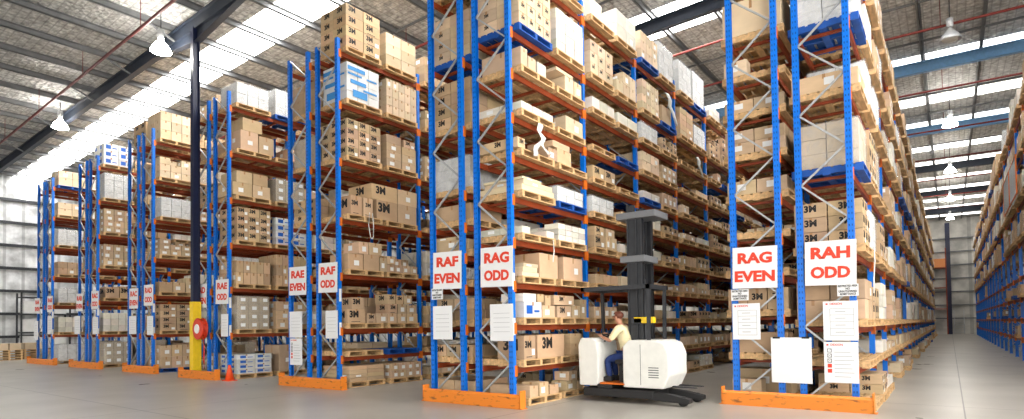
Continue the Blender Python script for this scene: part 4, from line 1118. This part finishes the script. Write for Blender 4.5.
# ------------------------------------------------------------------ left side: wall shelving and floor stacks
t = thing('grey_shelving', 'grey steel shelving with white parcels against the left wall', 'shelving', (-44.6, 11.6, 0))
for x in (-.45, .45):
    for y in (-1.2, 1.2): mk('post', lambda b: bx(b, x - .04, x + .04, y - .04, y + .04, 0, 3.9), STEELD, t)
for z in (.5, 1.5, 2.6, 3.6): mk('shelf_board', lambda b: bx(b, -.45, .45, -1.2, 1.2, z, z + .06), STEELD, t)
n = 0
for z in (.561, 1.561, 2.661):
    for y in (-.85, 0, .8):
        h = .75
        o = obj('parcel', CM, None, (-44.6, 11.6 + y * .92, z + .001), None, (.7, .6, h)); o.color = srgb(226, 226, 224)
        tag(o, 'white parcel on the grey shelving by the left wall, %s shelf, %s along' % (ORD[int(z)], ORD[n % 3]), 'parcel', 'white parcels on the grey shelving'); n += 1
for k, (x, y) in enumerate(((-42.2, 9.3), (-42.9, 10.7))):
    for j in range(4):
        o = obj('pallet', PM['pallet', 'all'], None, (x, y, j * .142)); tag(o, 'empty timber pallet in the %s floor stack at the left wall, %s from the bottom' % (('nearer', 'farther')[k], ORD[j]), 'pallet', 'timber pallets on the racks')
    for j in range(2):
        o = obj('carton', CM, None, (x, y - .28 + .56 * j, 4 * .142 + .001), None, (.9, .5, .36)); o.color = tint_of('tan')
        tag(o, 'pale carton on the %s pallet stack at the left wall, %s one' % (('nearer', 'farther')[k], ('front', 'rear')[j]), 'carton', 'brown cartons on the rack shelves')

# ------------------------------------------------------------------ far end of the right aisle
t = thing('end_column', 'dark blue steel column at the far end of the right aisle', 'column', (.0, 76.2, 0))
mk('flange', lambda b: (bx(b, -.2, .2, -.2, -.17, 0, 11.6), bx(b, -.2, .2, .17, .2, 0, 11.6)), NAVY, t); mk('web', lambda b: bx(b, -.012, .012, -.17, .17, 0, 11.6), NAVY, t)
t = thing('mobile_steps', 'grey mobile warehouse steps at the far end of the right aisle', 'steps', (.75, 74.6, 0))
for i in range(6): mk('tread', lambda b: bx(b, -.38, .38, -.6 + i * .18, -.42 + i * .18, .22 + i * .25, .26 + i * .25), GALV, t)
for s in (-.4, .4):
    mk('side_frame', lambda b: (bar(b, (s, -.62, .15), (s, .48, 1.6), .05, .05), bar(b, (s, .48, .05), (s, .48, 2.5), .05, .05), bar(b, (s, -.62, 1.05), (s, .48, 2.5), .04, .04), bar(b, (s, -.62, .05), (s, -.62, 1.05), .04, .04), bar(b, (s, -.62, .08), (s, .48, .08), .04, .04)), GALV, t)
t = thing('wall_crate', 'orange crate on a bracket rack high on the far wall', 'crate', (-.75, 76.2, 0))
mk('frame', lambda b: ([bx(b, xx - .05, xx + .05, -.5, .5, 0, 9) for xx in (-.85, .55)], [bx(b, -.9, .6, -.55, .55, zz - .08, zz) for zz in (2.7, 4.9, 7.0)]), RUST, t)
mk('crate', lambda b: bx(b, -.8, .5, -.5, .5, 7.0, 7.9), CRATEM, t, bevel=.03)

# wire panels on the right rack
def wire_panel(y, z0, z1, label):
    t = thing('mesh_panel', label, 'mesh panel', (1.86, y, z0), 0, 'wire safety panels on the right rack')
    h = z1 - z0
    mk('frame', lambda b: (bx(b, -.02, .02, 0, .04, 0, h), bx(b, -.02, .02, 2.6, 2.64, 0, h), bx(b, -.02, .02, .04, 2.6, 0, .04), bx(b, -.02, .02, .04, 2.6, h - .04, h)), ORANGE, t)
    mk('wire_mesh', lambda b: ([bx(b, -.004, .004, .04 + i * .1, .048 + i * .1, .04, h - .04) for i in range(26)], [bx(b, -.004, .004, .04, 2.6, .1 + i * .1, .108 + i * .1) for i in range(int(h / .1) - 1)]), GALV, t)
wire_panel(25.2, 5.6, 6.9, 'orange framed wire panel on the right rack, nearest one')
wire_panel(28.0, 5.6, 6.9, 'orange framed wire panel on the right rack, second one')

# ------------------------------------------------------------------ light
w = bpy.data.worlds.new('daylight'); S.world = w; w.use_nodes = True
nt = w.node_tree; bg = nt.nodes['Background']; bg.inputs['Color'].default_value = (1, .965, .91, 1)
tc = nt.nodes.new('ShaderNodeTexCoord'); dp = nt.nodes.new('ShaderNodeVectorMath'); dp.operation = 'DOT_PRODUCT'; dp.inputs[1].default_value = (.82, -.5, .28)
nt.links.new(tc.outputs['Generated'], dp.inputs[0])
mr = nt.nodes.new('ShaderNodeMapRange'); mr.inputs['From Min'].default_value = -.2; mr.inputs['From Max'].default_value = .9
mr.inputs['To Min'].default_value = .2; mr.inputs['To Max'].default_value = 4.2
nt.links.new(dp.outputs['Value'], mr.inputs['Value']); nt.links.new(mr.outputs['Result'], bg.inputs['Strength'])
S.cycles.use_denoising = True
S.cycles.max_bounces = 8; S.cycles.diffuse_bounces = 1
